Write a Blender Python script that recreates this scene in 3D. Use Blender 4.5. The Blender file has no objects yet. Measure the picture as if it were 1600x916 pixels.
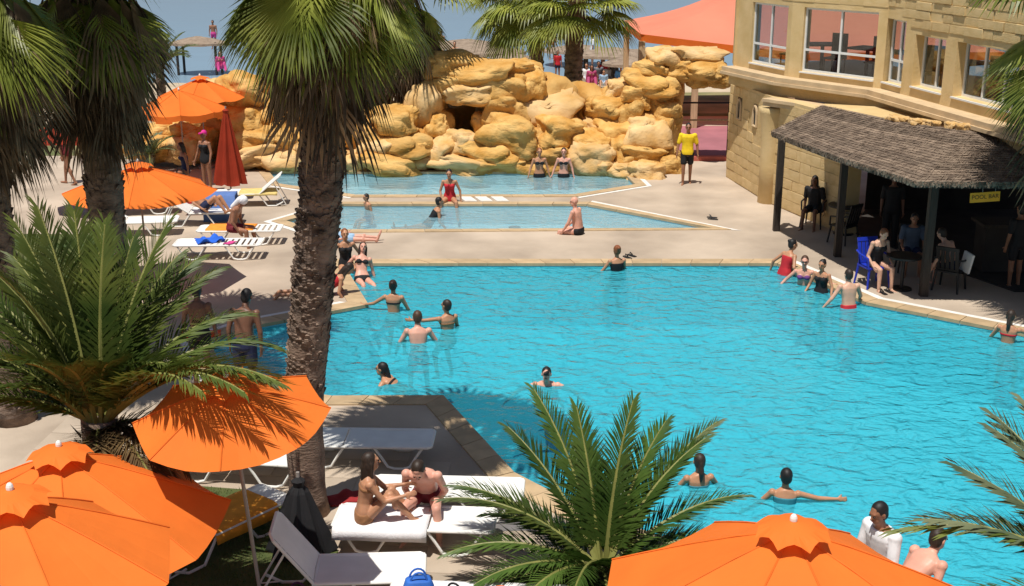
import bpy, bmesh, math, random
from mathutils import Vector, Matrix, noise

# ------------------------------------------------------------------ camera, sky, sun, exposure
scene = bpy.context.scene
col = scene.collection
random.seed(7)
CAM_H = 7.2
FOC = 1900.0 / 1600.0                      # focal length in picture widths
PITCH = math.atan(581 / 1900)
cam_data = bpy.data.cameras.new('camera')
cam_data.sensor_width = 36
cam_data.lens = 36 * FOC
cam_data.clip_start = 0.1
cam_data.clip_end = 6000
cam = bpy.data.objects.new('camera', cam_data)
col.objects.link(cam)
cam.location = (0, 0, CAM_H)
cam.rotation_euler = (math.pi / 2 - PITCH, 0, 0)
scene.camera = cam

SUN = Vector((-0.17, -0.29, 1.0)).normalized()      # towards the sun: high, from behind the left shoulder
world = bpy.data.worlds.new('World')
scene.world = world
world.use_nodes = True
wn = world.node_tree
sky = wn.nodes.new('ShaderNodeTexSky')
sky.sky_type = 'NISHITA'
sky.sun_disc = False
sky.sun_elevation = math.asin(SUN.z)
sky.sun_rotation = math.atan2(SUN.x, SUN.y)
sky.air_density = 1.0
sky.dust_density = 1.2
bg = wn.nodes['Background']
bg.inputs['Strength'].default_value = 0.066
wn.links.new(sky.outputs[0], bg.inputs['Color'])
sun_data = bpy.data.lights.new('sun', 'SUN')
sun_data.energy = 5.0
sun_data.angle = math.radians(0.5)
sun_data.color = (1.0, 0.955, 0.88)
sun = bpy.data.objects.new('sun', sun_data)
col.objects.link(sun)
sun.rotation_euler = SUN.to_track_quat('Z', 'Y').to_euler()
scene.view_settings.view_transform = 'Standard'
scene.view_settings.look = 'None'
scene.view_settings.exposure = 0.0
scene.view_settings.gamma = 1.0
scene.view_settings.use_curve_mapping = False
scene.cycles.max_bounces = 8
scene.cycles.transparent_max_bounces = 12
scene.cycles.caustics_reflective = False
scene.cycles.caustics_refractive = False

# ------------------------------------------------------------------ layout helpers (surveyed picture points -> metres on the site)
CP, SP = math.cos(PITCH), math.sin(PITCH)
def ray(x, y):
    a, b = (x - 800) / 1900, (458 - y) / 1900
    return Vector((a, CP + b * SP, -SP + b * CP))
def G(x, y, z=0.0):
    d = ray(x, y); t = (z - CAM_H) / d.z
    return Vector((d.x * t, d.y * t, z))
def D(x, y, Y):
    d = ray(x, y); t = Y / d.y
    return Vector((d.x * t, Y, CAM_H + d.z * t))
def R(a): return math.radians(a)
def at_(x, y, z): return tuple(G(x, y, z))

def tag(o, label=None, cat=None, group=None, kind=None):
    if label: o['label'] = label
    if cat: o['category'] = cat
    if group: o['group'] = group
    if kind: o['kind'] = kind
    return o
def empty(name, loc=(0, 0, 0), rz=0.0, parent=None):
    o = bpy.data.objects.new(name, None)
    o.empty_display_size = 0.2
    col.objects.link(o); o.location = loc; o.rotation_euler = (0, 0, rz); o.parent = parent
    return o
def link(name, me, parent=None, loc=None, rot=None, scale=None):
    o = bpy.data.objects.new(name, me)
    col.objects.link(o); o.parent = parent
    if loc is not None: o.location = loc
    if rot is not None: o.rotation_euler = rot
    if scale is not None: o.scale = scale
    return o

class MB:
    """collects shapes, then becomes one mesh object"""
    def __init__(s): s.v = []; s.f = []
    def add(s, vs, fs):
        n = len(s.v); s.v += [tuple(v) for v in vs]; s.f += [tuple(i + n for i in f) for f in fs]
    def box(s, c, size, M=None):
        x, y, z = size[0] / 2, size[1] / 2, size[2] / 2
        vs = [Vector((i * x, j * y, k * z)) for i in (-1, 1) for j in (-1, 1) for k in (-1, 1)]
        if M: vs = [M @ v for v in vs]
        vs = [v + Vector(c) for v in vs]
        s.add(vs, [(0, 1, 3, 2), (4, 6, 7, 5), (0, 4, 5, 1), (2, 3, 7, 6), (0, 2, 6, 4), (1, 5, 7, 3)])
    def tube(s, pts, rad, seg=6, cap=True, flat=1.0):
        pts = [Vector(p) for p in pts]
        if not hasattr(rad, '__len__'): rad = [rad] * len(pts)
        up = Vector((0, 0, 1)); vs = []; fs = []
        t0 = (pts[1] - pts[0]).normalized()
        n = t0.cross(up)
        if n.length < 1e-3: n = t0.cross(Vector((0, 1, 0)))
        n.normalize()
        for i, p in enumerate(pts):
            t = (pts[min(i + 1, len(pts) - 1)] - pts[max(i - 1, 0)]).normalized()
            n = (n - t * n.dot(t)).normalized(); b = t.cross(n)
            for k in range(seg):
                a = 2 * math.pi * k / seg
                vs.append(p + (n * math.cos(a) + b * math.sin(a) * flat) * rad[i])
        for i in range(len(pts) - 1):
            for k in range(seg):
                k2 = (k + 1) % seg
                fs.append((i * seg + k, i * seg + k2, (i + 1) * seg + k2, (i + 1) * seg + k))
        if cap:
            fs.append(tuple(range(seg))[::-1]); fs.append(tuple((len(pts) - 1) * seg + k for k in range(seg)))
        s.add(vs, fs)
    def ell(s, c, axes, seg=10, rings=7):
        c = Vector(c); ax, ay, az = [Vector(a) for a in axes]
        vs = [c + az]; fs = []
        for i in range(1, rings):
            th = math.pi * i / rings
            for k in range(seg):
                ph = 2 * math.pi * k / seg
                vs.append(c + ax * (math.sin(th) * math.cos(ph)) + ay * (math.sin(th) * math.sin(ph)) + az * math.cos(th))
        vs.append(c - az); L = len(vs) - 1
        for k in range(seg): fs.append((0, 1 + k, 1 + (k + 1) % seg))
        for i in range(rings - 2):
            for k in range(seg):
                a = 1 + i * seg + k; b = 1 + i * seg + (k + 1) % seg
                fs.append((a, a + seg, b + seg, b))
        o = 1 + (rings - 2) * seg
        for k in range(seg): fs.append((L, o + (k + 1) % seg, o + k))
        s.add(vs, fs)
    def caps(s, a, b, ra, rb, seg=9):
        a, b = Vector(a), Vector(b); t = (b - a)
        if t.length < 1e-5: return
        t.normalize(); pts, rad = [], []
        for q in (-0.98, -0.75, -0.4): pts.append(a + t * ra * q); rad.append(ra * math.sqrt(1 - q * q))
        pts.append(a); rad.append(ra); pts.append((a + b) / 2); rad.append((ra + rb) / 2); pts.append(b); rad.append(rb)
        for q in (0.4, 0.75, 0.98): pts.append(b + t * rb * q); rad.append(rb * math.sqrt(1 - q * q))
        s.tube(pts, rad, seg)
    def loft(s, rings):
        """rings: list of (centre, rvec, fvec)"""
        seg = 14; vs = []; fs = []
        for c, r, f in rings:
            for k in range(seg):
                a = 2 * math.pi * k / seg
                ca, sa = math.cos(a), math.sin(a)
                q = 0.8
                vs.append(Vector(c) + r * (abs(ca) ** q * (1 if ca > 0 else -1)) + f * (abs(sa) ** q * (1 if sa > 0 else -1)))
        for i in range(len(rings) - 1):
            for k in range(seg):
                k2 = (k + 1) % seg
                fs.append((i * seg + k, i * seg + k2, (i + 1) * seg + k2, (i + 1) * seg + k))
        fs.append(tuple(range(seg))[::-1]); fs.append(tuple((len(rings) - 1) * seg + k for k in range(seg)))
        s.add(vs, fs)
    def mesh(s, name, mat, smooth=False):
        me = bpy.data.meshes.new(name)
        me.from_pydata(s.v, [], s.f)
        me.materials.append(mat)
        if smooth: me.polygons.foreach_set('use_smooth', [True] * len(me.polygons))
        me.update()
        return me
    def build(s, name, mat, parent=None, smooth=False, loc=None, rot=None):
        return link(name, s.mesh(name, mat, smooth), parent, loc, rot)

# ------------------------------------------------------------------ materials
MATS = {}
def mat(name, c, rough=0.6, var=0.12, scale=6.0, bump=0.0, bscale=None, c2=None, spec=0.4, transl=0.0, rnd=0.0, sss=0.0, stretch=None, detail=4):
    if name in MATS: return MATS[name]
    m = bpy.data.materials.new(name); m.use_nodes = True
    nt = m.node_tree; N = nt.nodes; L = nt.links
    p = N['Principled BSDF']; out = N['Material Output']
    p.inputs['Roughness'].default_value = rough
    p.inputs['Specular IOR Level'].default_value = spec
    tc = N.new('ShaderNodeTexCoord')
    src = tc.outputs['Object']
    if stretch:
        mp = N.new('ShaderNodeMapping'); mp.inputs['Scale'].default_value = stretch
        L.new(src, mp.inputs[0]); src = mp.outputs[0]
    nz = N.new('ShaderNodeTexNoise'); nz.inputs['Scale'].default_value = scale; nz.inputs['Detail'].default_value = detail
    L.new(src, nz.inputs['Vector'])
    a = [min(1, x * (1 - var)) for x in c] if c2 is None else list(c)
    b = [min(1, x * (1 + var)) for x in c] if c2 is None else list(c2)
    rp = N.new('ShaderNodeValToRGB')
    rp.color_ramp.elements[0].position = 0.32; rp.color_ramp.elements[1].position = 0.68
    rp.color_ramp.elements[0].color = a + [1]; rp.color_ramp.elements[1].color = b + [1]
    L.new(nz.outputs['Fac'], rp.inputs[0]); cs = rp.outputs[0]
    if rnd:
        oi = N.new('ShaderNodeObjectInfo'); hv = N.new('ShaderNodeHueSaturation')
        mr = N.new('ShaderNodeMapRange'); mr.inputs['To Min'].default_value = 1 - rnd; mr.inputs['To Max'].default_value = 1 + rnd
        L.new(oi.outputs['Random'], mr.inputs['Value']); L.new(mr.outputs[0], hv.inputs['Value']); L.new(cs, hv.inputs['Color']); cs = hv.outputs[0]
    L.new(cs, p.inputs['Base Color'])
    if sss:
        p.inputs['Subsurface Weight'].default_value = sss; p.inputs['Subsurface Radius'].default_value = (0.02, 0.008, 0.004)
        p.inputs['Subsurface Scale'].default_value = 0.5
    if bump:
        n2 = N.new('ShaderNodeTexNoise'); n2.inputs['Scale'].default_value = bscale or scale * 3; n2.inputs['Detail'].default_value = 6
        L.new(src, n2.inputs['Vector'])
        bp = N.new('ShaderNodeBump'); bp.inputs['Strength'].default_value = bump; bp.inputs['Distance'].default_value = 0.05
        L.new(n2.outputs['Fac'], bp.inputs['Height']); L.new(bp.outputs[0], p.inputs['Normal'])
    if transl:
        tr = N.new('ShaderNodeBsdfTranslucent'); L.new(cs, tr.inputs['Color'])
        mx = N.new('ShaderNodeMixShader'); mx.inputs[0].default_value = transl
        L.new(p.outputs[0], mx.inputs[1]); L.new(tr.outputs[0], mx.inputs[2]); L.new(mx.outputs[0], out.inputs[0])
    MATS[name] = m
    return m

def water_mat(name, tint, body, body_fac, wave_scale, bump, rough=0.06, stretch=(1, 1, 1)):
    m = bpy.data.materials.new(name); m.use_nodes = True
    nt = m.node_tree; N = nt.nodes; L = nt.links
    N.remove(N['Principled BSDF']); out = N['Material Output']
    tc = N.new('ShaderNodeTexCoord'); mp = N.new('ShaderNodeMapping'); mp.inputs['Scale'].default_value = stretch
    L.new(tc.outputs['Object'], mp.inputs[0])
    n1 = N.new('ShaderNodeTexNoise'); n1.inputs['Scale'].default_value = wave_scale; n1.inputs['Detail'].default_value = 2; n1.inputs['Distortion'].default_value = 0.5
    n2 = N.new('ShaderNodeTexNoise'); n2.inputs['Scale'].default_value = wave_scale * 3.1; n2.inputs['Detail'].default_value = 2
    L.new(mp.outputs[0], n1.inputs['Vector']); L.new(mp.outputs[0], n2.inputs['Vector'])
    ad = N.new('ShaderNodeMath'); ad.operation = 'MULTIPLY_ADD'; ad.inputs[1].default_value = 0.26
    L.new(n2.outputs['Fac'], ad.inputs[0]); L.new(n1.outputs['Fac'], ad.inputs[2])
    bp = N.new('ShaderNodeBump'); bp.inputs['Strength'].default_value = bump; bp.inputs['Distance'].default_value = 0.05
    L.new(ad.outputs[0], bp.inputs['Height'])
    bd = N.new('ShaderNodeBump'); bd.inputs['Strength'].default_value = 1.0; bd.inputs['Distance'].default_value = 0.27 * bump
    L.new(ad.outputs[0], bd.inputs['Height'])
    tr = N.new('ShaderNodeBsdfTransparent'); tr.inputs['Color'].default_value = (*tint, 1)
    df = N.new('ShaderNodeBsdfDiffuse'); df.inputs['Color'].default_value = (*body, 1); L.new(bd.outputs[0], df.inputs['Normal'])
    mx = N.new('ShaderNodeMixShader'); mx.inputs[0].default_value = body_fac
    L.new(tr.outputs[0], mx.inputs[1]); L.new(df.outputs[0], mx.inputs[2])
    gl = N.new('ShaderNodeBsdfGlossy'); gl.inputs['Roughness'].default_value = rough; L.new(bp.outputs[0], gl.inputs['Normal'])
    fr = N.new('ShaderNodeFresnel'); fr.inputs['IOR'].default_value = 1.33; L.new(bp.outputs[0], fr.inputs['Normal'])
    m2 = N.new('ShaderNodeMixShader'); L.new(fr.outputs[0], m2.inputs[0]); L.new(mx.outputs[0], m2.inputs[1]); L.new(gl.outputs[0], m2.inputs[2])
    L.new(m2.outputs[0], out.inputs[0])
    return m

def glass_mat(name):
    m = bpy.data.materials.new(name); m.use_nodes = True
    nt = m.node_tree; N = nt.nodes; L = nt.links
    N.remove(N['Principled BSDF'])
    tr = N.new('ShaderNodeBsdfTransparent'); tr.inputs['Color'].default_value = (0.66, 0.71, 0.72, 1)
    gl = N.new('ShaderNodeBsdfGlossy'); gl.inputs['Roughness'].default_value = 0.02
    lw_ = N.new('ShaderNodeLayerWeight'); lw_.inputs['Blend'].default_value = 0.28; lw = N.new('ShaderNodeMath'); lw.operation = 'MULTIPLY'; lw.inputs[1].default_value = 0.55; L.new(lw_.outputs['Facing'], lw.inputs[0])
    mx = N.new('ShaderNodeMixShader'); L.new(lw.outputs[0], mx.inputs[0]); L.new(tr.outputs[0], mx.inputs[1]); L.new(gl.outputs[0], mx.inputs[2])
    L.new(mx.outputs[0], N['Material Output'].inputs[0])
    return m

M_DECK = mat('deck_concrete', (0.335, 0.265, 0.20), 0.85, c2=(0.53, 0.43, 0.33), scale=0.55, bump=0.15, bscale=14, detail=8)
M_COPING = mat('coping_stone', (0.46, 0.33, 0.19), 0.7, var=0.14, scale=3, bump=0.1, rnd=0.10)
M_WHITE_LINE = mat('white_line_paint', (0.74, 0.71, 0.66), 0.6, var=0.1, scale=5)
M_LAWN = mat('lawn_soil', (0.045, 0.075, 0.018), 0.95, c2=(0.12, 0.12, 0.04), scale=1.6, bump=0.5, bscale=40)
M_GRASS = mat('grass_blade', (0.05, 0.12, 0.02), 0.6, c2=(0.13, 0.17, 0.04), scale=1.2, transl=0.2)
M_TILE = mat('pool_tile', (0.20, 0.68, 0.80), 0.4, c2=(0.28, 0.76, 0.85), scale=1.1)
M_TILE_PALE = mat('paddling_tile', (0.42, 0.66, 0.74), 0.4, c2=(0.52, 0.74, 0.78), scale=1.3)
M_WATER = water_mat('pool_water', (0.44, 0.93, 0.98), (0.06, 0.52, 0.66), 0.58, 3.4, 1.0, rough=0.12, stretch=(0.85, 1.2, 1))
M_WATER_PALE = water_mat('paddling_water', (0.80, 0.94, 0.97), (0.36, 0.62, 0.73), 0.42, 3.4, 0.5, stretch=(0.8, 1.2, 1))
M_SEA = water_mat('sea_water', (0.3, 0.5, 0.6), (0.25, 0.38, 0.49), 0.97, 0.35, 0.5, rough=0.3, stretch=(0.4, 1, 1))
M_SAND = mat('sand', (0.42, 0.33, 0.22), 0.95, c2=(0.55, 0.45, 0.32), scale=0.7, bump=0.3)
M_SCRUB = mat('scrub_ground', (0.10, 0.13, 0.04), 0.95, c2=(0.30, 0.25, 0.12), scale=0.6, bump=0.4)
M_COURT = mat('court_pink', (0.34, 0.13, 0.15), 0.85, var=0.15, scale=0.8)
M_ROCK = mat('ochre_rock', (0.50, 0.245, 0.045), 0.85, c2=(0.68, 0.43, 0.15), scale=1.5, bump=1.0, bscale=5, rnd=0.10, detail=10)
M_ROCK_PALE = mat('pale_rock', (0.58, 0.33, 0.10), 0.85, c2=(0.72, 0.50, 0.25), scale=1.2, bump=0.6, bscale=6, rnd=0.08, detail=8)
M_STONE = mat('building_stone', (0.55, 0.39, 0.175), 0.85, c2=(0.67, 0.49, 0.25), scale=1.6, bump=0.3, bscale=12, rnd=0.05, detail=8)
M_STONE_L = mat('building_stone_smooth', (0.59, 0.425, 0.195), 0.8, c2=(0.69, 0.515, 0.27), scale=2.0, bump=0.15, bscale=18, rnd=0.05)
M_LEDGE = mat('ledge_plaster', (0.57, 0.42, 0.25), 0.8, var=0.1, scale=3, bump=0.1)
M_WHITE = mat('white_plastic', (0.80, 0.79, 0.75), 0.45, var=0.05, scale=4)
M_FRAME = mat('window_frame_white', (0.74, 0.75, 0.74), 0.4, var=0.04)
M_ROOM_SHADE = mat('painted_room_shade', (0.035, 0.03, 0.026), 0.9, var=0.3, scale=2)  # near black stands in for the shade inside the bar and slits
M_CREAM = mat('cream_wall', (0.50, 0.45, 0.36), 0.9, var=0.1)
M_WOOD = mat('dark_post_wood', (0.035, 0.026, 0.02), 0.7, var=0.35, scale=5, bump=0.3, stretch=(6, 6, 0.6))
M_TIMBER = mat('timber', (0.55, 0.40, 0.23), 0.8, var=0.2, scale=4, stretch=(6, 6, 0.6))
M_THATCH = mat('thatch', (0.13, 0.092, 0.066), 0.95, c2=(0.30, 0.225, 0.165), scale=5, bump=0.9, bscale=30, rnd=0.28, detail=8)
M_BEACH_THATCH = mat('beach_thatch', (0.22, 0.16, 0.115), 0.95, c2=(0.34, 0.26, 0.19), scale=4, bump=0.6, bscale=22)
M_ORANGE = mat('orange_canvas', (0.86, 0.200, 0.030), 0.75, var=0.09, scale=1.1, bump=0.16, bscale=3.5, rnd=0.05, transl=0.22, spec=0.2)
M_CORAL = mat('coral_tent_canvas', (0.82, 0.27, 0.17), 0.75, var=0.06, scale=0.6, transl=0.2, spec=0.2)
M_RED = mat('brick_red_canvas', (0.32, 0.036, 0.014), 0.8, var=0.15, scale=2, transl=0.12, spec=0.2)
M_DARKCANVAS = mat('dark_canvas', (0.012, 0.012, 0.014), 0.85, var=0.3, scale=3)
M_METAL = mat('parasol_metal', (0.30, 0.27, 0.25), 0.45, var=0.1)
M_PALM = mat('fan_leaf_green', (0.12, 0.165, 0.02), 0.42, c2=(0.36, 0.38, 0.07), scale=1.4, rnd=0.35, transl=0.38)
M_PALM_DRY = mat('fan_leaf_dry', (0.045, 0.030, 0.018), 0.9, c2=(0.24, 0.165, 0.09), scale=2.2, rnd=0.65, transl=0.08)
M_DATE = mat('feather_leaf_green', (0.035, 0.08, 0.012), 0.45, c2=(0.10, 0.16, 0.03), scale=1.6, rnd=0.3, transl=0.22)
M_DATE_PALE = mat('feather_leaf_pale', (0.075, 0.12, 0.06), 0.5, c2=(0.21, 0.23, 0.12), scale=2, rnd=0.25, transl=0.2)
M_DATE_OLIVE = mat('feather_leaf_olive', (0.05, 0.085, 0.015), 0.5, c2=(0.15, 0.18, 0.035), scale=1.6, rnd=0.25, transl=0.25)
M_FEATHER_DRY = mat('feather_leaf_dry', (0.07, 0.04, 0.015), 0.8, c2=(0.16, 0.10, 0.035), scale=2, rnd=0.3, transl=0.1)
M_RACHIS = mat('leaf_stalk', (0.22, 0.22, 0.06), 0.5, var=0.15)
M_BARK = mat('palm_bark', (0.06, 0.042, 0.032), 0.95, c2=(0.30, 0.21, 0.155), scale=3.5, bump=1.0, bscale=12, detail=8, stretch=(1, 1, 2.0))
M_BARK_LOW = mat('palm_bark_low', (0.16, 0.105, 0.075), 0.9, c2=(0.28, 0.19, 0.14), scale=3, bump=0.7, bscale=14, detail=8, stretch=(1, 1, 3.0))
M_GLASS = glass_mat('window_glass')
M_BLACK = mat('black_plastic', (0.012, 0.012, 0.013), 0.5, var=0.2)
M_BLUE = mat('blue_plastic', (0.012, 0.035, 0.42), 0.5, var=0.1)
M_TOWEL_W = mat('white_towel', (0.80, 0.79, 0.80), 0.95, var=0.04, scale=30, bump=0.2, bscale=60)
M_EYE = mat('eye_dark', (0.02, 0.014, 0.012), 0.2, var=0)
M_LIP = mat('lip', (0.30, 0.10, 0.08), 0.5, var=0)
def cmat(nm, c, rough=0.8): return mat(nm, c, rough, var=0.12, scale=8)

# ------------------------------------------------------------------ ground, pools, sea
POOL = [(-3.75, 25.75), (5.85, 25.75), (7.0, 22.9), (9.4, 20.95), (13.5, 19.3), (15.5, 8.0), (9.0, 6.0), (6.9, 8.6), (5.3, 10.6), (4.0, 11.85), (2.2, 13.0), (0.95, 14.0),
        (0.0, 15.13), (-1.11, 17.93), (-2.85, 17.9), (-3.9, 18.25), (-4.75, 18.75), (-5.45, 20.6), (-4.8, 21.45), (-2.85, 22.75)]
KID_FAR = [(-7.3, 35.9), (3.35, 35.9), (3.55, 34.1), (1.7, 32.75), (-4.3, 32.7), (-6.7, 34.2)]
KID_NEAR = [(-4.5, 31.6), (2.0, 31.6), (4.95, 28.95), (-4.8, 28.75), (-5.7, 29.7)]
WZ = -0.07
def ccw(p):
    a = sum(p[i][0] * p[(i + 1) % len(p)][1] - p[(i + 1) % len(p)][0] * p[i][1] for i in range(len(p)))
    return p if a > 0 else p[::-1]
def offset(poly, d):
    poly = ccw(poly); n = len(poly); out = []
    for i in range(n):
        a, b, c = Vector(poly[i - 1]), Vector(poly[i]), Vector(poly[(i + 1) % n])
        e1, e2 = (b - a).normalized(), (c - b).normalized()
        n1, n2 = Vector((e1.y, -e1.x)), Vector((e2.y, -e2.x))
        k = (n1 + n2); k /= max(0.45, k.length_squared / 2)
        out.append((b.x + k.x * d, b.y + k.y * d))
    return out
def prism(poly, z0, z1):
    poly = ccw(poly); n = len(poly)
    vs = [(x, y, z0) for x, y in poly] + [(x, y, z1) for x, y in poly]
    fs = [tuple(range(n))[::-1], tuple(range(n, 2 * n))] + [(i, (i + 1) % n, n + (i + 1) % n, n + i) for i in range(n)]
    return vs, fs
def slab(name, poly, z0, z1, m, parent=None):
    b = MB(); b.add(*prism(poly, z0, z1)); return b.build(name, m, parent)

BAKE = []      # objects whose modifiers are applied at the end
dk = MB(); dk.box((0, 20, -0.9), (90, 50, 1.8))
deck = dk.build('pool_deck', M_DECK); tag(deck, kind='structure')
for i, (p, dep) in enumerate(((POOL, -1.45), (KID_FAR, -0.45), (KID_NEAR, -0.55))):
    c = MB(); c.add(*prism(p, dep - 0.02, 0.5)); co = c.build('cutter', M_TILE); co.hide_render = True
    md = deck.modifiers.new('cut', 'BOOLEAN'); md.object = co; md.operation = 'DIFFERENCE'; md.solver = 'EXACT'
    BAKE.append(('cut', co))
BAKE.append(('obj', deck))
def basin(name, poly, depth, m):
    p = ccw(offset(poly, -0.012)); b = MB(); n = len(p)
    vs = [(x, y, depth) for x, y in p] + [(x, y, -0.02) for x, y in p]
    fs = [tuple(range(n))] + [(i, n + i, n + (i + 1) % n, (i + 1) % n) for i in range(n)]
    b.add(vs, fs); o = b.build(name, m); tag(o, kind='structure'); return o
basin('pool_basin', POOL, -1.45, M_TILE)
basin('paddling_pool_basin', KID_FAR, -0.45, M_TILE_PALE)
basin('paddling_pool_basin', KID_NEAR, -0.55, M_TILE_PALE)
def inside(p, poly):
    x, y = p; r = False; n = len(poly)
    for i in range(n):
        x1, y1 = poly[i]; x2, y2 = poly[(i + 1) % n]
        if (y1 > y) != (y2 > y) and x < (x2 - x1) * (y - y1) / (y2 - y1) + x1: r = not r
    return r
def water(name, poly, z, m, amp, step):
    """a rippled sheet: grid of small waves trimmed by the basin walls"""
    big = offset(poly, 0.01); xs = [p[0] for p in big]; ys = [p[1] for p in big]
    bm = bmesh.new()
    vs = [bm.verts.new((x, y, z)) for x, y in ccw(big)]
    bm.faces.new(vs)
    geom = lambda: bm.verts[:] + bm.edges[:] + bm.faces[:]
    x = min(xs) + step
    while x < max(xs):
        bmesh.ops.bisect_plane(bm, geom=geom(), plane_co=(x, 0, 0), plane_no=(1, 0, 0)); x += step
    y = min(ys) + step
    while y < max(ys):
        bmesh.ops.bisect_plane(bm, geom=geom(), plane_co=(0, y, 0), plane_no=(0, 1, 0)); y += step
    for v in bm.verts:
        q = Vector((v.co.x * 0.9, v.co.y * 1.5, 0.3))
        v.co.z += amp * (noise.noise(q * 1.1) + 0.6 * noise.noise(q * 2.3 + Vector((3, 1, 2))))
    me = bpy.data.meshes.new(name); bm.to_mesh(me); bm.free(); me.materials.append(m)
    me.polygons.foreach_set('use_smooth', [True] * len(me.polygons))
    return tag(link(name, me), kind='structure')
water('pool_water', POOL, WZ, M_WATER, 0.022, 0.22)
water('paddling_pool_water', KID_FAR, WZ, M_WATER_PALE, 0.006, 0.4)
water('paddling_pool_water', KID_NEAR, WZ, M_WATER_PALE, 0.010, 0.4)

def coping(poly, w, tile, label):
    root = empty('pool_coping'); tag(root, kind='structure')
    p = ccw(poly); q = offset(poly, w); pin = offset(poly, -0.03); n = len(p)
    for i in range(n):
        a, b = Vector(pin[i]), Vector(pin[(i + 1) % n]); c, d = Vector(q[i]), Vector(q[(i + 1) % n])
        L = (b - a).length; k = max(1, round(L / tile))
        for j in range(k):
            g = 0.006 / max(L, 0.1)
            t0, t1 = j / k + g, (j + 1) / k - g
            corners = [a.lerp(b, t0), a.lerp(b, t1), c.lerp(d, t1), c.lerp(d, t0)]
            mid = sum(corners, Vector((0, 0))) / 4
            m = MB(); m.add(*prism([tuple(v - mid) for v in corners], -0.045, 0.02 + random.uniform(-0.002, 0.002)))
            m.build('coping_tile', M_COPING, root, loc=(mid.x, mid.y, 0))
    return root
coping(POOL, 0.34, 0.62, 'main')
coping(KID_FAR, 0.26, 0.9, 'far')
coping(KID_NEAR, 0.26, 0.9, 'near')
def strip(poly, d0, d1, i0, i1, z=0.008):
    a, b = offset(poly, d0), offset(poly, d1); n = len(a); m = MB()
    for i in range(i0, i1):
        j, k = i % n, (i + 1) % n
        m.add([(*a[j], z), (*a[k], z), (*b[k], z), (*b[j], z)], [(0, 1, 2, 3)][::1])
    o = m.build('white_edge_line', M_WHITE_LINE); tag(o, kind='structure'); return o
P0 = ccw(POOL)
def idx(poly, pt): p = ccw(poly); return min(range(len(p)), key=lambda i: (p[i][0] - pt[0]) ** 2 + (p[i][1] - pt[1]) ** 2)
i0 = idx(POOL, (13.5, 19.3)); strip(POOL, 0.35, 0.50, i0, i0 + 3)
i0 = idx(POOL, (-2.85, 22.75)); strip(POOL, 0.35, 0.48, i0, i0 + 3)
i0 = idx(POOL, (-2.85, 17.9)); strip(POOL, 0.36, 0.44, i0 - 2, i0)
i0 = idx(KID_FAR, (1.7, 32.75)); strip(KID_FAR, 0.27, 0.40, i0, i0 + 2)
i0 = idx(KID_FAR, (-6.7, 34.2)); strip(KID_FAR, 0.27, 0.40, i0, i0 + 1)
i0 = idx(KID_NEAR, (4.95, 28.95)); strip(KID_NEAR, 0.27, 0.42, i0, i0 + 1)
i0 = idx(KID_NEAR, (-5.7, 29.7)); strip(KID_NEAR, 0.27, 0.42, i0 - 1, i0 + 1)
for x in (-1.28, -0.86, -0.42):          # three white paddling pool step marks
    s = slab('white_step_mark', [(x - 0.16, 32.45), (x + 0.16, 32.45), (x + 0.34, 31.92), (x + 0.02, 31.92)], 0.0, 0.028, M_WHITE_LINE); tag(s, kind='structure')

b_ = MB(); b_.tube([(0, 0, 0), (0, 0, .02)], .16, 16); tag(b_.build('pool_drain', mat('drain_grey', (.10, .12, .13), .6), loc=at_(804, 356, -.55)), kind='structure')
lawn1 = slab('lawn', [(-14, 6.5), (-2.3, 6.5), (-1.75, 11.3), (-2.05, 12.9), (-2.3, 13.6), (-3.4, 14.6), (-5.2, 14.9), (-14, 15.2)], -0.02, 0.012, M_LAWN); tag(lawn1, kind='structure')
lawn2 = slab('lawn', [(-20, 17.2), (-7.2, 17.4), (-6.6, 19.0), (-7.4, 21.5), (-8.3, 24.6), (-9.2, 28.3), (-20, 28.6)], -0.02, 0.012, M_LAWN); tag(lawn2, kind='structure')  # real lawn, widened so its dark colour also stands in for palm shade
bed1 = slab('planting_bed', [(-0.2, 12.2), (0.6, 13.0), (1.6, 12.6), (2.2, 11.6), (1.6, 10.4), (0.3, 10.5), (-0.3, 11.3)], -0.02, 0.014, M_LAWN); tag(bed1, kind='structure')
pav = empty('paving'); tag(pav, kind='structure'); po = offset(POOL, .62)
def outline(o): return [(v.co.x, v.co.y) for v in o.data.vertices][:len(o.data.vertices) // 2]
polys = [po, outline(lawn1), outline(bed1)]
sm = MB(); sm.box((0, 0, .0), (.588, .588, .016)); sme = sm.mesh('paving_slab', mat('paving_slab', (.36, .29, .22), .85, c2=(.48, .39, .30), scale=1.2, bump=.15, bscale=16, rnd=.10, detail=8))
ca, sa = math.cos(R(-4)), math.sin(R(-4))
for i in range(-9, 9):
    for j in range(-7, 9):
        x, y = -1.2 + (i * ca - j * sa) * .6, 14.6 + (i * sa + j * ca) * .6
        cs = [(x + (u * ca - v * sa) * .3, y + (u * sa + v * ca) * .3) for u in (-1, 1) for v in (-1, 1)]
        if y < 11 or any(inside(c, p) for c in cs for p in polys): continue
        link('paving_slab', sme, pav, (x, y, random.uniform(-.001, .002)), (0, 0, R(-4)))
g = MB()
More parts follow.
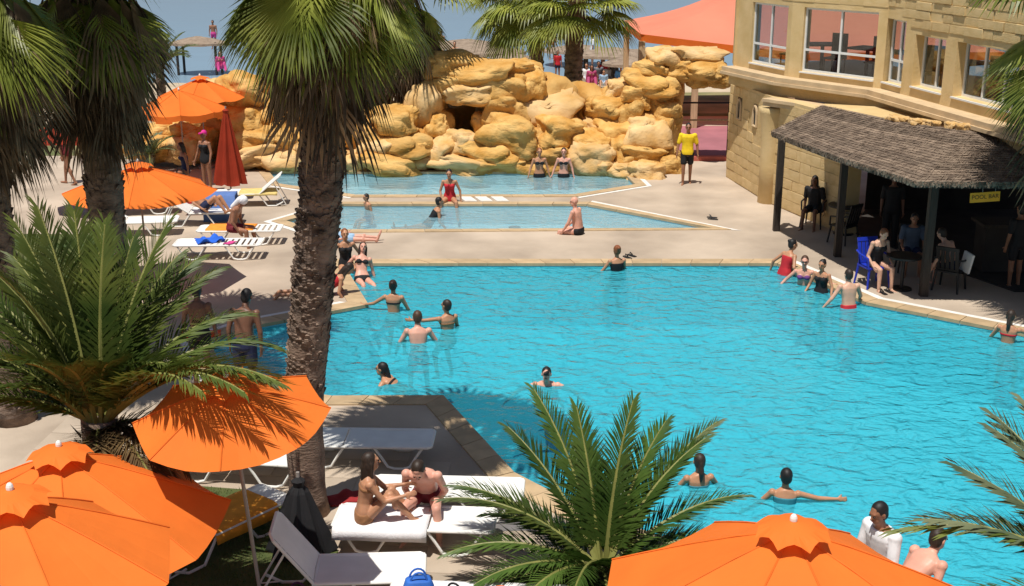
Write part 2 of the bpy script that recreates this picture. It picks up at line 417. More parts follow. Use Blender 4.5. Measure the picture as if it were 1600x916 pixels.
for lp, box, n in ((lawn1, (-7.5, 9.3, -1.8, 15), 16000), (lawn2, (-14, 17.3, -6.7, 28.5), 9000), (bed1, (-0.3, 10.4, 2.2, 13), 2500)):
    poly = [(v.co.x, v.co.y) for v in lp.data.vertices][:len(lp.data.vertices) // 2]
    for _ in range(n):
        x, y = random.uniform(box[0], box[2]), random.uniform(box[1], box[3])
        if not inside((x, y), poly): continue
        h = random.uniform(0.03, 0.075); a = random.uniform(0, 6.28); w = 0.006
        g.add([(x - w * math.cos(a), y - w * math.sin(a), 0.01), (x + w * math.cos(a), y + w * math.sin(a), 0.01), (x + random.uniform(-.03, .03), y + random.uniform(-.03, .03), h)], [(0, 1, 2)])
tag(g.build('grass', M_GRASS), 'short green grass on the lawn beside the pool', 'grass', kind='stuff')

# beyond the rocks: scrub slope, beach, sea to the horizon
t = MB(); rows = [(45, -0.02), (50, 0.0), (55, -0.02), (58, -0.15), (61, -0.55), (66, -1.6)]
xs = [-200 + 8 * i for i in range(51)]
for y, z in rows:
    for x in xs: t.v.append((x, y + (1.2 * noise.noise(Vector((x * 0.07, 0, 0))) if y > 50 else 0), z + (0.05 * noise.noise(Vector((x * .3, y * .3, 0))) if y > 46 else 0)))
W = len(xs)
for j in range(len(rows) - 1):
    for i in range(W - 1): t.f.append((j * W + i, j * W + i + 1, (j + 1) * W + i + 1, (j + 1) * W + i))
tag(t.build('beach_sand', M_SAND, smooth=True), kind='structure')
for k, pl in enumerate(([(-24, 38.6), (3.2, 38.6), (4.6, 44.9), (-24, 44.9)], [(4.8, 47), (30, 47), (30, 54), (7, 53)])):
    tag(slab('scrub_ground', pl, -0.02 if k == 0 else -0.3, 0.012 if k == 0 else 0.09, M_SCRUB), kind='structure')
tag(slab('sports_court', [(4.9, 38.2), (12, 38.2), (14, 44.5), (5.2, 44.5)], -0.02, 0.010, M_COURT), kind='structure')
s = MB(); s.add([(-4000, 55, -0.42), (4000, 55, -0.42), (4000, 5000, -0.42), (-4000, 5000, -0.42)], [(0, 1, 2, 3)])
tag(s.build('sea', M_SEA), kind='structure')
tag(slab('ground', [(-4000, -300), (4000, -300), (4000, 56), (-4000, 56)], -2.2, -1.82, M_SAND), kind='structure')

# ------------------------------------------------------------------ rocks
def boulder_mesh(seed, m, sub=4):
    bm = bmesh.new(); bmesh.ops.create_icosphere(bm, subdivisions=sub, radius=1.0)
    o = Vector((seed * 7.3, seed * 3.1, seed * 1.7))
    for v in bm.verts:
        c = v.co.copy(); q = 0.60
        c = Vector([abs(a) ** q * (1 if a > 0 else -1) for a in c]) * 0.9
        d = 0.42 * noise.noise(c * 0.95 + o) + 0.22 * abs(noise.noise(c * 1.9 + o)) + 0.07 * noise.noise(c * 4.5 + o) - 0.06
        F = noise.voronoi(c * 1.15 + o)[0]; d -= 0.13 * (1 - min(1, (F[1] - F[0]) / .22)) ** 2 + 0.05 * (F[0] - .3)
        d -= 0.07 * (0.5 + 0.5 * math.sin(c.z * 6 + 5 * noise.noise(c * .8 + o))) ** 6
        v.co = c * (1 + d)
    me = bpy.data.meshes.new('boulder'); bm.to_mesh(me); bm.free(); me.materials.append(m)
    me.polygons.foreach_set('use_smooth', [True] * len(me.polygons))
    return me
B_OCHRE = [boulder_mesh(i, M_ROCK) for i in range(9)]
B_PALE = [boulder_mesh(i + 20, M_ROCK_PALE) for i in range(5)]
def place_rocks(name, label, lst):
    root = empty(name, (0, 0, 0)); tag(root, label, 'rock')
    for (x, y, rx, ry, Y, pale) in lst:
        c = D(x, y, Y); sc = (Y * CP + (CAM_H - c.z) * SP) / 1900
        w, h = rx * sc * 1.42, ry * sc * 1.48
        b = link('boulder', random.choice(B_PALE if pale else B_OCHRE), root, c,
                 (random.uniform(-.2, .2), random.uniform(-.2, .2), random.choice((0, math.pi)) + random.uniform(-.5, .5)), (w, (w + h) * 0.55, h))
    ms = MB()
    for (x, y, rx, ry, Y, pale) in lst:
        c = D(x, y, Y); sc = (Y * CP + (CAM_H - c.z) * SP) / 1900; w, h = rx * sc * 1.28, ry * sc * 1.30
        ms.ell(c + Vector((0, .30, -.02)), ((w, 0, 0), (0, (w + h) * .5, 0), (0, 0, h)), 14, 9)
    mo_ = ms.build('rock_mass', M_ROCK, root, True)
    md = mo_.modifiers.new('remesh', 'REMESH'); md.mode = 'VOXEL'; md.voxel_size = .075; md.use_smooth_shade = True
    tx = bpy.data.textures.new('rock_relief', 'CLOUDS'); tx.noise_scale = .45; tx.noise_depth = 3
    dp = mo_.modifiers.new('relief', 'DISPLACE'); dp.texture = tx; dp.strength = .28; dp.mid_level = .5; dp.texture_coords = 'GLOBAL'
    BAKE.append(('obj', mo_))
    return root
Y0 = 36.9
place_rocks('rock_cascade', 'tall ochre rock cascade with dark cave opening behind the paddling pool', [
    (620, 186, 31, 17, Y0 - .1, 0), (618, 219, 46, 20, Y0 - .1, 0), (590, 231, 24, 13, Y0 - .5, 1), (648, 231, 22, 13, Y0 - .4, 0), (612, 254, 40, 14, Y0 - .6, 0), (650, 254, 26, 13, Y0 - .6, 1),
    (665, 165, 23, 32, Y0 + .7, 1), (681, 204, 17, 18, Y0, 0), (705, 106, 36, 17, Y0 + 1.2, 0), (692, 134, 26, 16, Y0 + .9, 0), (735, 146, 34, 13, Y0 + .6, 1), (757, 117, 42, 16, Y0 + .9, 0), (812, 110, 30, 13, Y0 + 1.1, 0),
    (790, 140, 32, 20, Y0 + .7, 0), (828, 141, 19, 22, Y0 + .8, 0), (795, 170, 30, 22, Y0 + .5, 0), (752, 192, 12, 13, Y0 + .6, 0), (797, 212, 38, 23, Y0 - .2, 0), (828, 219, 22, 13, Y0 - .2, 0),
    (853, 176, 42, 25, Y0 + .9, 1), (880, 205, 34, 18, Y0 - .1, 0), (721, 226, 24, 17, Y0 - .3, 1), (687, 236, 22, 17, Y0 - .4, 1), (762, 234, 36, 18, Y0 - .4, 0), (717, 257, 38, 13, Y0 - .6, 1), (775, 257, 36, 13, Y0 - .6, 0),
    (826, 254, 30, 16, Y0 - .5, 0), (872, 247, 34, 19, Y0 - .4, 0), (852, 226, 26, 13, Y0 - .2, 0), (735, 190, 50, 40, Y0 + 4.2, 0), (760, 120, 60, 14, Y0 + 2.3, 0), (700, 115, 40, 14, Y0 + 2.3, 0), (820, 190, 60, 50, Y0 + 2.0, 0), (650, 215, 44, 40, Y0 + 1.4, 0)])
place_rocks('rock_arch', 'ochre rock arch over the walkway joining the stone building', [
    (926, 226, 24, 16, Y0 - .3, 0), (925, 247, 28, 20, Y0 - .6, 1), (935, 204, 22, 16, Y0 + .4, 1), (952, 181, 28, 19, Y0 + .5, 0), (963, 209, 27, 20, Y0 + .1, 0), (968, 143, 17, 15, Y0 + .9, 1), (940, 165, 16, 14, Y0 + .9, 0),
    (1018, 128, 34, 17, Y0 + .6, 0), (996, 151, 22, 15, Y0 + .5, 0), (1034, 157, 18, 10, Y0 + .5, 0), (1007, 208, 31, 25, Y0 - .1, 1), (987, 179, 16, 20, Y0 + .3, 0), (1036, 177, 18, 20, Y0 + .3, 0), (1044, 207, 14, 23, Y0 + .1, 0),
    (1003, 237, 32, 12, Y0 - .5, 0), (967, 240, 15, 18, Y0 - .5, 0), (1011, 271, 22, 14, Y0 - 1.6, 1), (980, 267, 20, 9, Y0 - 1.2, 1), (1043, 262, 18, 13, Y0 - .9, 0), (988, 254, 14, 10, Y0 - .8, 0), (950, 262, 20, 10, Y0 - .9, 1), (1044, 238, 14, 8, Y0 - .5, 0),
    (1020, 108, 24, 12, Y0 + .7, 0), (1043, 91, 26, 14, Y0 + .8, 1), (1088, 88, 36, 11, Y0 + .9, 1), (1068, 112, 24, 12, Y0 + .6, 0), (1100, 117, 30, 15, Y0 + .5, 0), (1123, 120, 15, 13, Y0 + .4, 0), (1116, 98, 12, 13, Y0 + .7, 0),
    (960, 200, 40, 50, Y0 + 1.8, 0), (1010, 190, 36, 60, Y0 + 1.6, 0), (905, 225, 24, 24, Y0 + .6, 0)])
place_rocks('rock_bank', 'ochre boulder bank behind the main palm and red folded parasol', [
    (350, 144, 26, 14, Y0 + 1.2, 1), (390, 153, 34, 25, Y0 + .8, 0), (393, 189, 34, 18, Y0 + .4, 0), (403, 216, 32, 15, Y0 - .1, 0), (443, 216, 30, 15, Y0 - .1, 0), (428, 181, 18, 20, Y0 + .5, 0), (396, 246, 34, 13, Y0 - .5, 1), (446, 246, 36, 14, Y0 - .5, 1),
    (470, 186, 34, 28, Y0 + .8, 0), (510, 202, 32, 30, Y0 + .6, 0), (500, 246, 42, 15, Y0 - .4, 1), (554, 218, 20, 34, Y0 + .2, 0), (556, 253, 22, 14, Y0 - .5, 1), (345, 200, 40, 40, Y0 + 2.0, 0), (440, 180, 70, 36, Y0 + 2.2, 0), (540, 180, 60, 40, Y0 + 2.2, 0)])
place_rocks('rock_border', 'low yellow boulder border under the far orange parasols', [
    (253, 208, 24, 14, Y0 + .5, 0), (287, 214, 20, 16, Y0 + .4, 0), (246, 233, 24, 15, Y0 - .1, 0), (287, 233, 20, 15, Y0 - .1, 1), (315, 225, 18, 20, Y0 + .3, 0), (215, 222, 22, 20, Y0 + .3, 0)])

# ------------------------------------------------------------------ the stone building with its bar canopy
BM_CUBE = None
def bevel_cube():
    bm = bmesh.new(); bmesh.ops.create_cube(bm, size=1.0)
    bmesh.ops.bevel(bm, geom=bm.edges[:] , offset=0.05, segments=1, affect='EDGES')
    return bm
def block_mesh(seed, m):
    bm = bevel_cube(); r = random.Random(seed)
    for v in bm.verts: v.co += Vector([r.uniform(-.03, .03) for _ in range(3)])
    me = bpy.data.meshes.new('stone_block'); bm.to_mesh(me); bm.free(); me.materials.append(m); return me
BLK = [block_mesh(i, M_STONE) for i in range(4)] + [block_mesh(i + 9, M_STONE_L) for i in range(4)]
building = empty('stone_building', (7.5, 31, 0)); tag(building, 'sand coloured stone building with upper windows above the bar canopy', 'building')
BO = Vector(building.location)
def loc(p): return Vector(p) - BO
F = [Vector((6.30, 34.75)), Vector((7.25, 32.2)), Vector((9.0, 29.75)), Vector((10.45, 22.2))]
def face_dirs(P, Q):
    e = (Q - P).normalized(); n = Vector((e.y, -e.x))
    if n.x + n.y * 0.4 > 0: n = -n
    return e, n, (Q - P).length
def u_of(px, py, P, Q):
    d = ray(px, py); e, n, L = face_dirs(P, Q)
    t = P.dot(n) / (d.x * n.x + d.y * n.y)
    h = Vector((d.x * t, d.y * t)); return (h - P).dot(e), CAM_H + d.z * t
def wall_open(name, P, Q, z0, z1, th, openings, m, parent=building):
    e, n, L = face_dirs(P, Q); us = sorted({0.0, L} | {o[0] for o in openings} | {o[1] for o in openings}); b = MB()
    for a, c in zip(us[:-1], us[1:]):
        if c - a < 1e-4: continue
        zs = [z0, z1]; holes = [(o[2], o[3]) for o in openings if o[0] <= a + 1e-4 and o[1] >= c - 1e-4]
        spans = [(z0, z1)]
        for h0, h1 in holes:
            spans = [x for s in spans for x in ((s[0], min(s[1], h0)), (max(s[0], h1), s[1])) if x[1] - x[0] > 1e-3]
        for s0, s1 in spans:
            p = [P + e * a, P + e * c, P + e * c - n * th, P + e * a - n * th]
            b.add(*prism([(q.x - BO.x, q.y - BO.y) for q in p], s0, s1))
    return b.build(name, m, parent)
def block_face(P, Q, z0, z1, h, lmin, lmax, openings, parent, proud=(0.004, 0.03), miss=0.1, kinds=(0, 8)):
    e, n, L = face_dirs(P, Q); ang = math.atan2(e.y, e.x); z = z0
    while z + h * 0.8 < z1:
        u = -random.uniform(0, lmin)
        while u < L:
            l = random.uniform(lmin, lmax); a, c = max(u, 0.0), min(u + l, L); u += l
            if c - a < 0.12: continue
            if any(o[0] - .05 < c and o[1] + .05 > a and o[2] - .05 < z + h and o[3] + .05 > z for o in openings): continue
            if random.random() < miss: continue
            pr = random.uniform(*proud); m = P + e * (a + c) / 2 + n * (pr / 2 - 0.02)
            link('stone_block', BLK[random.randrange(*kinds)], parent, (m.x - BO.x, m.y - BO.y, z + h / 2), (0, 0, ang), (c - a - 0.012, pr + 0.04, h - 0.012))
        z += h
def window(P, Q, o, cols, split, th_in):
    e, n, L = face_dirs(P, Q); u0, u1, z0, z1 = o; ang = math.atan2(e.y, e.x); c = P + e * (u0 + u1) / 2 - n * th_in
    fr = MB(); M = Matrix.Rotation(ang, 3, 'Z'); w = u1 - u0; h = z1 - z0; t = 0.055
    def bar(cu, cz, su, sz, d=0.06): fr.box(M @ Vector((cu, 0, cz)), (su, d, sz), M)
    bar(0, t / 2, w, t); bar(0, h - t / 2, w, t)
    for s in (-1, 1): bar(s * (w / 2 - t / 2), h / 2, t, h - 2 * t)
    zb = [t, h - t]
    if split: bar(0, split, w - 2 * t, t); zb = [t, split - t / 2, split + t / 2, h - t]
    xs = [-w / 2 + w * k / cols for k in range(cols + 1)]
    for x in xs[1:-1]:
        for a, b in zip(zb[::2], zb[1::2]): bar(x, (a + b) / 2, t, b - a)
    win = fr.build('window', M_FRAME, building, loc=(c.x - BO.x, c.y - BO.y, z0))
    for k in range(cols):
        for a, b in zip(zb[::2], zb[1::2]):
            g = MB(); x = (xs[k] + xs[k + 1]) / 2
            g.box(M @ Vector((x, 0, (a + b) / 2)), (xs[k + 1] - xs[k] - t, 0.008, b - a), M); g.build('pane', M_GLASS, win)
    s = MB(); s.box(M @ Vector((0, -th_in / 2 - .02, -0.02)), (w + 0.02, th_in + 0.05, 0.035), M); s.build('sill', M_FRAME, win)
    return win
def op(P, Q, x0, x1, z0, z1):
    return (u_of(x0, 90, P, Q)[0], u_of(x1, 110, P, Q)[0], z0, z1)
ZT = 7.2
o1 = [op(F[0], F[1], 1172, 1226, 3.48, 5.1)]
o2 = [op(F[1], F[2], 1252, 1366, 3.48, 5.1)]
o3 = [op(F[2], F[3], 1382, 1410, 3.48, 4.98), op(F[2], F[3], 1428, 1474, 3.55, 4.72), op(F[2], F[3], 1494, 1592, 3.55, 4.72)]
o3.append((o3[2][1] + 0.35, o3[2][1] + 1.7, 3.55, 4.72))
wall_open('upper_wall', F[0], F[1], 3.3, ZT, 0.28, o1, M_STONE_L)
wall_open('upper_wall', F[1], F[2], 3.3, ZT, 0.28, o2, M_STONE_L)
wall_open('upper_wall', F[2], F[3], 3.3, ZT, 0.28, o3, M_STONE_L)
window(F[0], F[1], o1[0], 2, 0.52, 0.10)
window(F[1], F[2], o2[0], 2, 0.55, 0.10)
window(F[2], F[3], o3[0], 2, 0.52, 0.18)
window(F[2], F[3], o3[1], 2, 0, 0.25)
window(F[2], F[3], o3[2], 3, 0, 0.25)
window(F[2], F[3], o3[3], 2, 0, 0.20)
block_face(F[2], F[3], 4.86, 6.3, 0.20, 0.34, 0.75, o3, building, (0.006, 0.05), 0.14)
block_face(F[1], F[2], 5.22, 6.2, 0.24, 0.5, 0.9, o2, building, (0.004, 0.016), 0.03, (4, 8))
block_face(F[0], F[1], 5.22, 6.2, 0.24, 0.5, 0.9, o1, building, (0.004, 0.016), 0.03, (4, 8))
# corner pier at the far left of the bay and ledges following the bay
def band(name, pts, inn, out, z0, z1, m):
    b = MB(); n = len(pts); outer, inner = [], []
    for i in range(n):
        ns = []
        if i > 0: ns.append(face_dirs(pts[i - 1], pts[i])[1])
        if i < n - 1: ns.append(face_dirs(pts[i], pts[i + 1])[1])
        k = sum(ns, Vector((0, 0))); k /= k.length_squared / len(ns)
        outer.append(pts[i] + k * out); inner.append(pts[i] - k * inn)
    for i in range(n - 1):
        q = [outer[i], outer[i + 1], inner[i + 1], inner[i]]
        b.add(*prism([(v.x - BO.x, v.y - BO.y) for v in q], z0, z1))
    return b.build(name, m, building)
band('ledge', F, 0.25, 0.42, 3.18, 3.30, M_LEDGE)
band('ledge_lip', F, -0.30, 0.47, 3.10, 3.178, M_LEDGE)
band('beam', F, 0.6, 0.18, 2.80, 3.098, M_STONE)
band('floor_slab', [v for v in F], 4.0, -0.30, 3.20, 3.32, M_CREAM)
band('ceiling', [v for v in F], 4.0, -0.30, 5.2, 5.4, M_CREAM)
pier = MB(); q = F[0]; pier.add(*prism([(q.x - BO.x + a, q.y - BO.y + b) for a, b in ((-0.05, -0.05), (0.28, 0.0), (0.5, 0.7), (0.05, 0.7))], 3.302, ZT)); pier.build('corner_pier', M_STONE_L, building)
# lower storey
W = [Vector((6.30, 35.25)), Vector((6.82, 31.9)), Vector((7.95, 28.3))]
ow = [(0.75, 1.02, 1.85, 2.40), (2.05, 2.32, 1.85, 2.40)]
wall_open('lower_wall', W[0], W[1], 0.0, 2.80, 0.35, ow, M_STONE)
wall_open('lower_wall', W[1], W[2], 0.0, 2.80, 0.35, [], M_STONE_L)
block_face(W[0], W[1], 0.02, 2.75, 0.27, 0.4, 0.8, ow, building, (0.004, 0.022), 0.07)
block_face(W[1], W[2], 0.02, 2.75, 0.27, 0.4, 0.8, [], building, (0.004, 0.022), 0.07)
e, n, L = face_dirs(W[0], W[1]); ang = math.atan2(e.y, e.x)
for (a, b_, z0, z1) in ow:                                   # small arched slit windows
    c = W[0] + e * (a + b_) / 2; M = Matrix.Rotation(ang, 3, 'Z'); w_ = (b_ - a)
    fr = MB(); base = Vector((c.x - BO.x + n.x * 0.02, c.y - BO.y + n.y * 0.02, z0))
    path = [M @ Vector((-w_ / 2, 0, 0)), M @ Vector((-w_ / 2, 0, (z1 - z0) * 0.6))]
    path += [M @ Vector((w_ / 2 * math.cos(t_), 0, (z1 - z0) * 0.6 + w_ * 0.8 * math.sin(t_))) for t_ in [math.pi * k / 8 for k in range(7, 0, -1)]]
    path += [M @ Vector((w_ / 2, 0, (z1 - z0) * 0.6)), M @ Vector((w_ / 2, 0, 0)), M @ Vector((-w_ / 2, 0, 0))]
    fr.tube(path, 0.035, 6); fo = fr.build('slit_window', M_LEDGE, building, loc=base)
    bk = MB(); bk.box(M @ Vector((0, 0.03, (z1 - z0) / 2)), (w_ + .1, 0.02, z1 - z0 + .1), M); bk.build('slit_shade', M_ROOM_SHADE, fo)  # dark panel painted in for the shade inside the opening
# quoin column and moulding at the corner of the lower storey
cy = MB(); cp = W[1] + Vector((0.06, -0.02))
cy.tube([(cp.x - BO.x, cp.y - BO.y, z) for z in (0.0, 1.0, 1.9, 2.4, 2.55)], [0.31, 0.30, 0.31, 0.37, 0.41], 14); cy.build('corner_column', M_STONE_L, building, smooth=True)
mo = MB()
pm, qm = Vector((6.70, 31.85)), Vector((8.55, 29.5)); e, n, L = face_dirs(pm, qm); M = Matrix.Rotation(math.atan2(e.y, e.x), 3, 'Z'); c = (pm + qm) / 2
mo.box((c.x - BO.x, c.y - BO.y, 2.66), (L, 0.42, 0.10), M); mo.box((c.x - BO.x, c.y - BO.y, 2.76), (L - .02, 0.55, 0.078), M); mo.build('moulding', M_LEDGE, building)
# bar room behind the canopy, its shade painted into dark walls and floor
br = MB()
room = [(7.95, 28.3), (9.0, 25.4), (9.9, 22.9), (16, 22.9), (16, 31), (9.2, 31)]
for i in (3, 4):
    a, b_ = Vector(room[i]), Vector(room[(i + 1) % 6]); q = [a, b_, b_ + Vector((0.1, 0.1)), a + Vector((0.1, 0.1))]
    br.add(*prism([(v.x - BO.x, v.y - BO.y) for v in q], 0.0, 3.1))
br.build('bar_back_wall', M_ROOM_SHADE, building)
bfl = MB(); bfl.add(*prism([(x - BO.x, y - BO.y) for x, y in [(8.2, 28.6), (9.3, 25.6), (10.2, 23.6), (15.9, 23.6), (15.9, 30.9), (9.2, 30.9)]], 0.0, 0.03)); bfl.build('bar_floor', M_ROOM_SHADE, building)

# bar counter: a dark slatted counter, thing of its own
bar = empty('bar_counter', (11.6, 25.2, 0)); tag(bar, 'long dark bar counter in the shade under the canopy', 'counter')
b = MB(); b.box((0, 0, 0.55), (3.2, 0.6, 1.0)); b.build('front', M_ROOM_SHADE, bar)
b = MB(); b.box((0, -0.05, 1.08), (3.4, 0.8, 0.06)); b.build('top', M_WOOD, bar)

# thatched canopy on posts
EA = [Vector((6.05, 28.15, 2.5)), Vector((6.75, 25.1, 2.5)), Vector((7.62, 22.45, 2.5)), Vector((10.2, 22.35, 2.5)), Vector((13.5, 22.2, 2.5))]
TP = [Vector((7.30, 28.6, 3.05)), Vector((8.35, 26.2, 3.05)), Vector((9.5, 24.9, 3.05)), Vector((10.6, 24.6, 3.05)), Vector((13.5, 24.5, 3.05))]
can = empty('thatched_canopy', (8, 25, 0)); tag(can, 'brown thatched canopy roof on dark posts over the pool bar', 'canopy'); CO = Vector((8, 25, 0))
u = MB()
for i in range(4):
    for dz in (-0.10,):
        u.add([EA[i] - CO, EA[i + 1] - CO, TP[i + 1] - CO, TP[i] - CO, EA[i] - CO + Vector((0, 0, dz)), EA[i + 1] - CO + Vector((0, 0, dz)), TP[i + 1] - CO + Vector((0, 0, dz)), TP[i] - CO + Vector((0, 0, dz))],
              [(0, 1, 2, 3), (4, 7, 6, 5), (0, 4, 5, 1), (2, 6, 7, 3), (1, 5, 6, 2), (0, 3, 7, 4)])
u.build('roof_boards', M_WOOD, can)  # dark boards carry part of the bar shade in their colour
NR = 22
def roofpt(s, t):
    s = min(max(s, 0), 3.999); i = int(s); f = s - i
    return EA[i].lerp(EA[i + 1], f).lerp(TP[i].lerp(TP[i + 1], f), t)
for r in range(NR):
    t0, t1 = (r - 0.35) / NR, (r + 1.05) / NR; m = MB(); s = 0.0
    while s < 3.98:
        ds = random.uniform(0.009, 0.02); s1 = min(s + ds, 3.99); lo = t0 + random.uniform(-0.16, 0.08) / NR
        a, b_, c, d = roofpt(s, lo), roofpt(s1, lo + random.uniform(-.12, .12) / NR), roofpt(s1, t1), roofpt(s, t1)
        lift = Vector((0, 0, 0.045 + random.uniform(-0.006, 0.008))); low = Vector((0, 0, -0.06 if r == 0 else 0.0))
        m.add([a - CO + lift, b_ - CO + lift, c - CO + Vector((0, 0, 0.02)), d - CO + Vector((0, 0, 0.02)), a - CO + low * random.uniform(.3, 1.6), b_ - CO + low * random.uniform(.3, 1.6)], [(0, 1, 2, 3), (4, 5, 1, 0)])
        s = s1
    m.build('thatch_row', M_THATCH, can)
st = MB()
for _ in range(1500):
    s = random.uniform(0, 3.98); t = random.random() ** 1.3; p = roofpt(s, t) - CO + Vector((0, 0, .06)); dn = (roofpt(s, max(t - .15, -0.1)) - roofpt(s, t)).normalized()
    l = random.uniform(.12, .3); w = Vector((random.uniform(-1, 1), random.uniform(-1, 1), 0)).normalized() * 0.008
    q = p + dn * l + Vector((random.uniform(-.05, .05), random.uniform(-.05, .05), random.uniform(-.03, .05)))
    st.add([p - w, p + w, q], [(0, 1, 2)])
for _ in range(900):
    s = random.uniform(0, 3.98); p = roofpt(s, -0.02) - CO + Vector((0, 0, .03)); q = p + Vector((random.uniform(-.06, .03), random.uniform(-.06, .03), -random.uniform(.03, .12))); w = Vector((.008, .006, 0))
    st.add([p - w, p + w, q], [(0, 1, 2)])
tag(st.build('loose_straw', M_THATCH, can), kind='stuff')
for (x, y) in ((6.42, 28.72), (7.30, 26.35), (8.26, 23.35), (10.6, 22.9)):
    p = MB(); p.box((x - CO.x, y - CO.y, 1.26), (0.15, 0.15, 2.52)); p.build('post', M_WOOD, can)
for a, b_ in zip(((6.42, 28.72), (7.30, 26.35), (8.26, 23.35)), ((7.30, 26.35), (8.26, 23.35), (10.6, 22.9))):
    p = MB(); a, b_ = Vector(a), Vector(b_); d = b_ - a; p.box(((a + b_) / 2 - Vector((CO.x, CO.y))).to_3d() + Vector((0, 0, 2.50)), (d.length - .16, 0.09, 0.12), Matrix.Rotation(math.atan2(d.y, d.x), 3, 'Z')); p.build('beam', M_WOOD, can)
rb = MB()   # pale rubble crest where the roof meets the wall
sf = MB()
BK = [Vector((7.35, 32.0)), Vector((9.1, 29.7)), Vector((9.7, 27.0)), Vector((10.5, 24.6)), Vector((13.5, 24.6))]
BK = [Vector((7.6, 29.6)), Vector((9.2, 28.9)), Vector((10.0, 26.6)), Vector((10.8, 25.0)), Vector((13.5, 25.0))]
for i in range(4):
    sf.add(*prism([(v.x - BO.x, v.y - BO.y) for v in (TP[i], TP[i + 1], BK[i + 1], BK[i])], 2.90, 2.96))
sf.build('soffit', M_STONE, building)
crest = empty('rubble_crest', (9.3, 25.2, 3.0)); tag(crest, 'row of pale stones along the top of the thatched roof', 'stones')
for k in range(34):
    s = 0.9 + 3.0 * k / 34; p = roofpt(s, 1.0) - Vector((9.3, 25.2, 3.0)) + Vector((random.uniform(-.05, .1), random.uniform(-.05, .1), 0.10))
    link('boulder', random.choice(B_PALE), crest, p - Vector((0, 0, .05)), (0, 0, random.uniform(0, 6)), (random.uniform(.11, .18), .12, random.uniform(.07, .12)))

# yellow bar sign hanging from the canopy edge
M_SIGN = mat('sign_yellow', (0.85, 0.36, 0.02), 0.6, var=0.05); M_SIGNTXT = mat('sign_text', (0.10, 0.045, 0.01), 0.6, var=0)
sp = D(1539, 308, 22.7)
sign = empty('bar_sign', sp); sign.rotation_euler = (0, R(-3), R(4)); tag(sign, 'small yellow hanging sign under the thatched canopy edge', 'sign')
b = MB(); b.box((0, 0, 0), (0.58, 0.02, 0.19)); b.build('board', M_SIGN, sign)
fc = bpy.data.curves.new('lettering', 'FONT'); fc.body = 'POOL BAR'; fc.size = 0.112; fc.align_x = 'CENTER'; fc.align_y = 'CENTER'; fc.extrude = 0.002
fc.materials.append(M_SIGNTXT); fo = bpy.data.objects.new('lettering', fc); col.objects.link(fo); _dg = bpy.context.evaluated_depsgraph_get(); _dg.update()
_me = bpy.data.meshes.new_from_object(fo.evaluated_get(_dg)); bpy.data.objects.remove(fo); fo = link('lettering', _me, sign)
if not _me.materials: _me.materials.append(M_SIGNTXT)
fo.parent = sign; fo.location = (0, -0.014, 0.005); fo.rotation_euler = (math.pi / 2, 0, 0)
for x in (-0.05, 0.2):
    b = MB(); b.tube([(x, 0, 0.09), (x, 0, 0.26)], 0.006, 5); b.build('chain', M_METAL, sign)

# dining furniture seen through the upper windows
for k, (x, y) in enumerate(((8.3, 33.0), (9.2, 31.9), (10.0, 30.9), (10.6, 28.6), (11.2, 26.2))):
    tb = empty('dining_table', (x, y, 3.32), k * 0.7); tag(tb, ['dark table behind the corner bay window', 'dark table behind the middle of the wide bay window', 'dark table at the right side of the wide bay window', 'dark table behind the second narrow window', 'dark table behind the wide three pane window'][k], 'table', 'tables in the upper room')
    b = MB(); b.box((0, 0, .74), (.9, .9, .04)); b.build('top', M_BLACK, tb); b = MB(); b.tube([(0, 0, 0), (0, 0, .72)], .05, 8); b.build('leg', M_BLACK, tb)
    ch = empty('dining_chair', (x - 0.75, y + .35, 3.32), -.8); tag(ch, ['black chair', 'black high backed chair', 'black chair turned inward', 'black side chair', 'black chair close to glass'][k] + [' by the corner bay window', ' behind the wide bay window', ' at the right of the wide bay window', ' behind the second narrow window', ' by the three pane window'][k], 'chair', 'chairs in the upper room')
    b = MB(); b.box((0, 0, .45), (.45, .45, .05)); b.build('seat', M_BLACK, ch); b = MB(); b.box((0, .2, .78), (.45, .04, .6)); b.build('backrest', M_BLACK, ch)
    for sx in (-.19, .19):
        for sy in (-.19, .19):
            b = MB(); b.tube([(sx, sy, 0), (sx, sy, .43)], .02, 5); b.build('leg', M_BLACK, ch)

# coral canvas tent behind the building
tent = empty('canvas_tent', (10, 46, 0)); tag(tent, 'large coral orange canvas tent roof behind the rock arch', 'tent'); TO = Vector((10, 46, 0))
t = MB(); ev = [(4.6, 44.2, 3.35), (10.0, 43.6, 2.75), (17.5, 43.8, 2.75), (17.5, 52, 2.75), (4.6, 51, 3.3)]; pk = Vector((10.5, 47.5, 6.2)); N_ = 12
for i in range(5):
    a, b_ = Vector(ev[i]) - TO, Vector(ev[(i + 1) % 5]) - TO; prev = None
    for k in range(N_):
        f0, f1 = k / N_, (k + 1) / N_
        def q(e0, h): p = e0.lerp(pk - TO, h); p.z -= 0.5 * math.sin(math.pi * h); return p
        t.add([q(a, f0), q(b_, f0), q(b_, f1), q(a, f1)], [(0, 1, 2, 3)])
t.build('roof', M_CORAL, tent, smooth=True)
v = MB()
for i in range(5):
    a, b_ = Vector(ev[i]) - TO, Vector(ev[(i + 1) % 5]) - TO; v.add([a, b_, b_ + Vector((0, 0, -.28)), a + Vector((0, 0, -.28))], [(0, 1, 2, 3)])
v.build('valance', M_ORANGE, tent)
for (x, y, z) in ((4.65, 44.25, 3.1), (6.6, 44.1, 2.85), (10.0, 43.7, 2.6), (17.4, 43.9, 2.6), (17.4, 51.8, 2.6), (4.7, 50.8, 3.1)):
    p = MB(); p.box((x - TO.x, y - TO.y, z / 2), (0.22, 0.22, z)); p.build('post', M_TIMBER, tent)
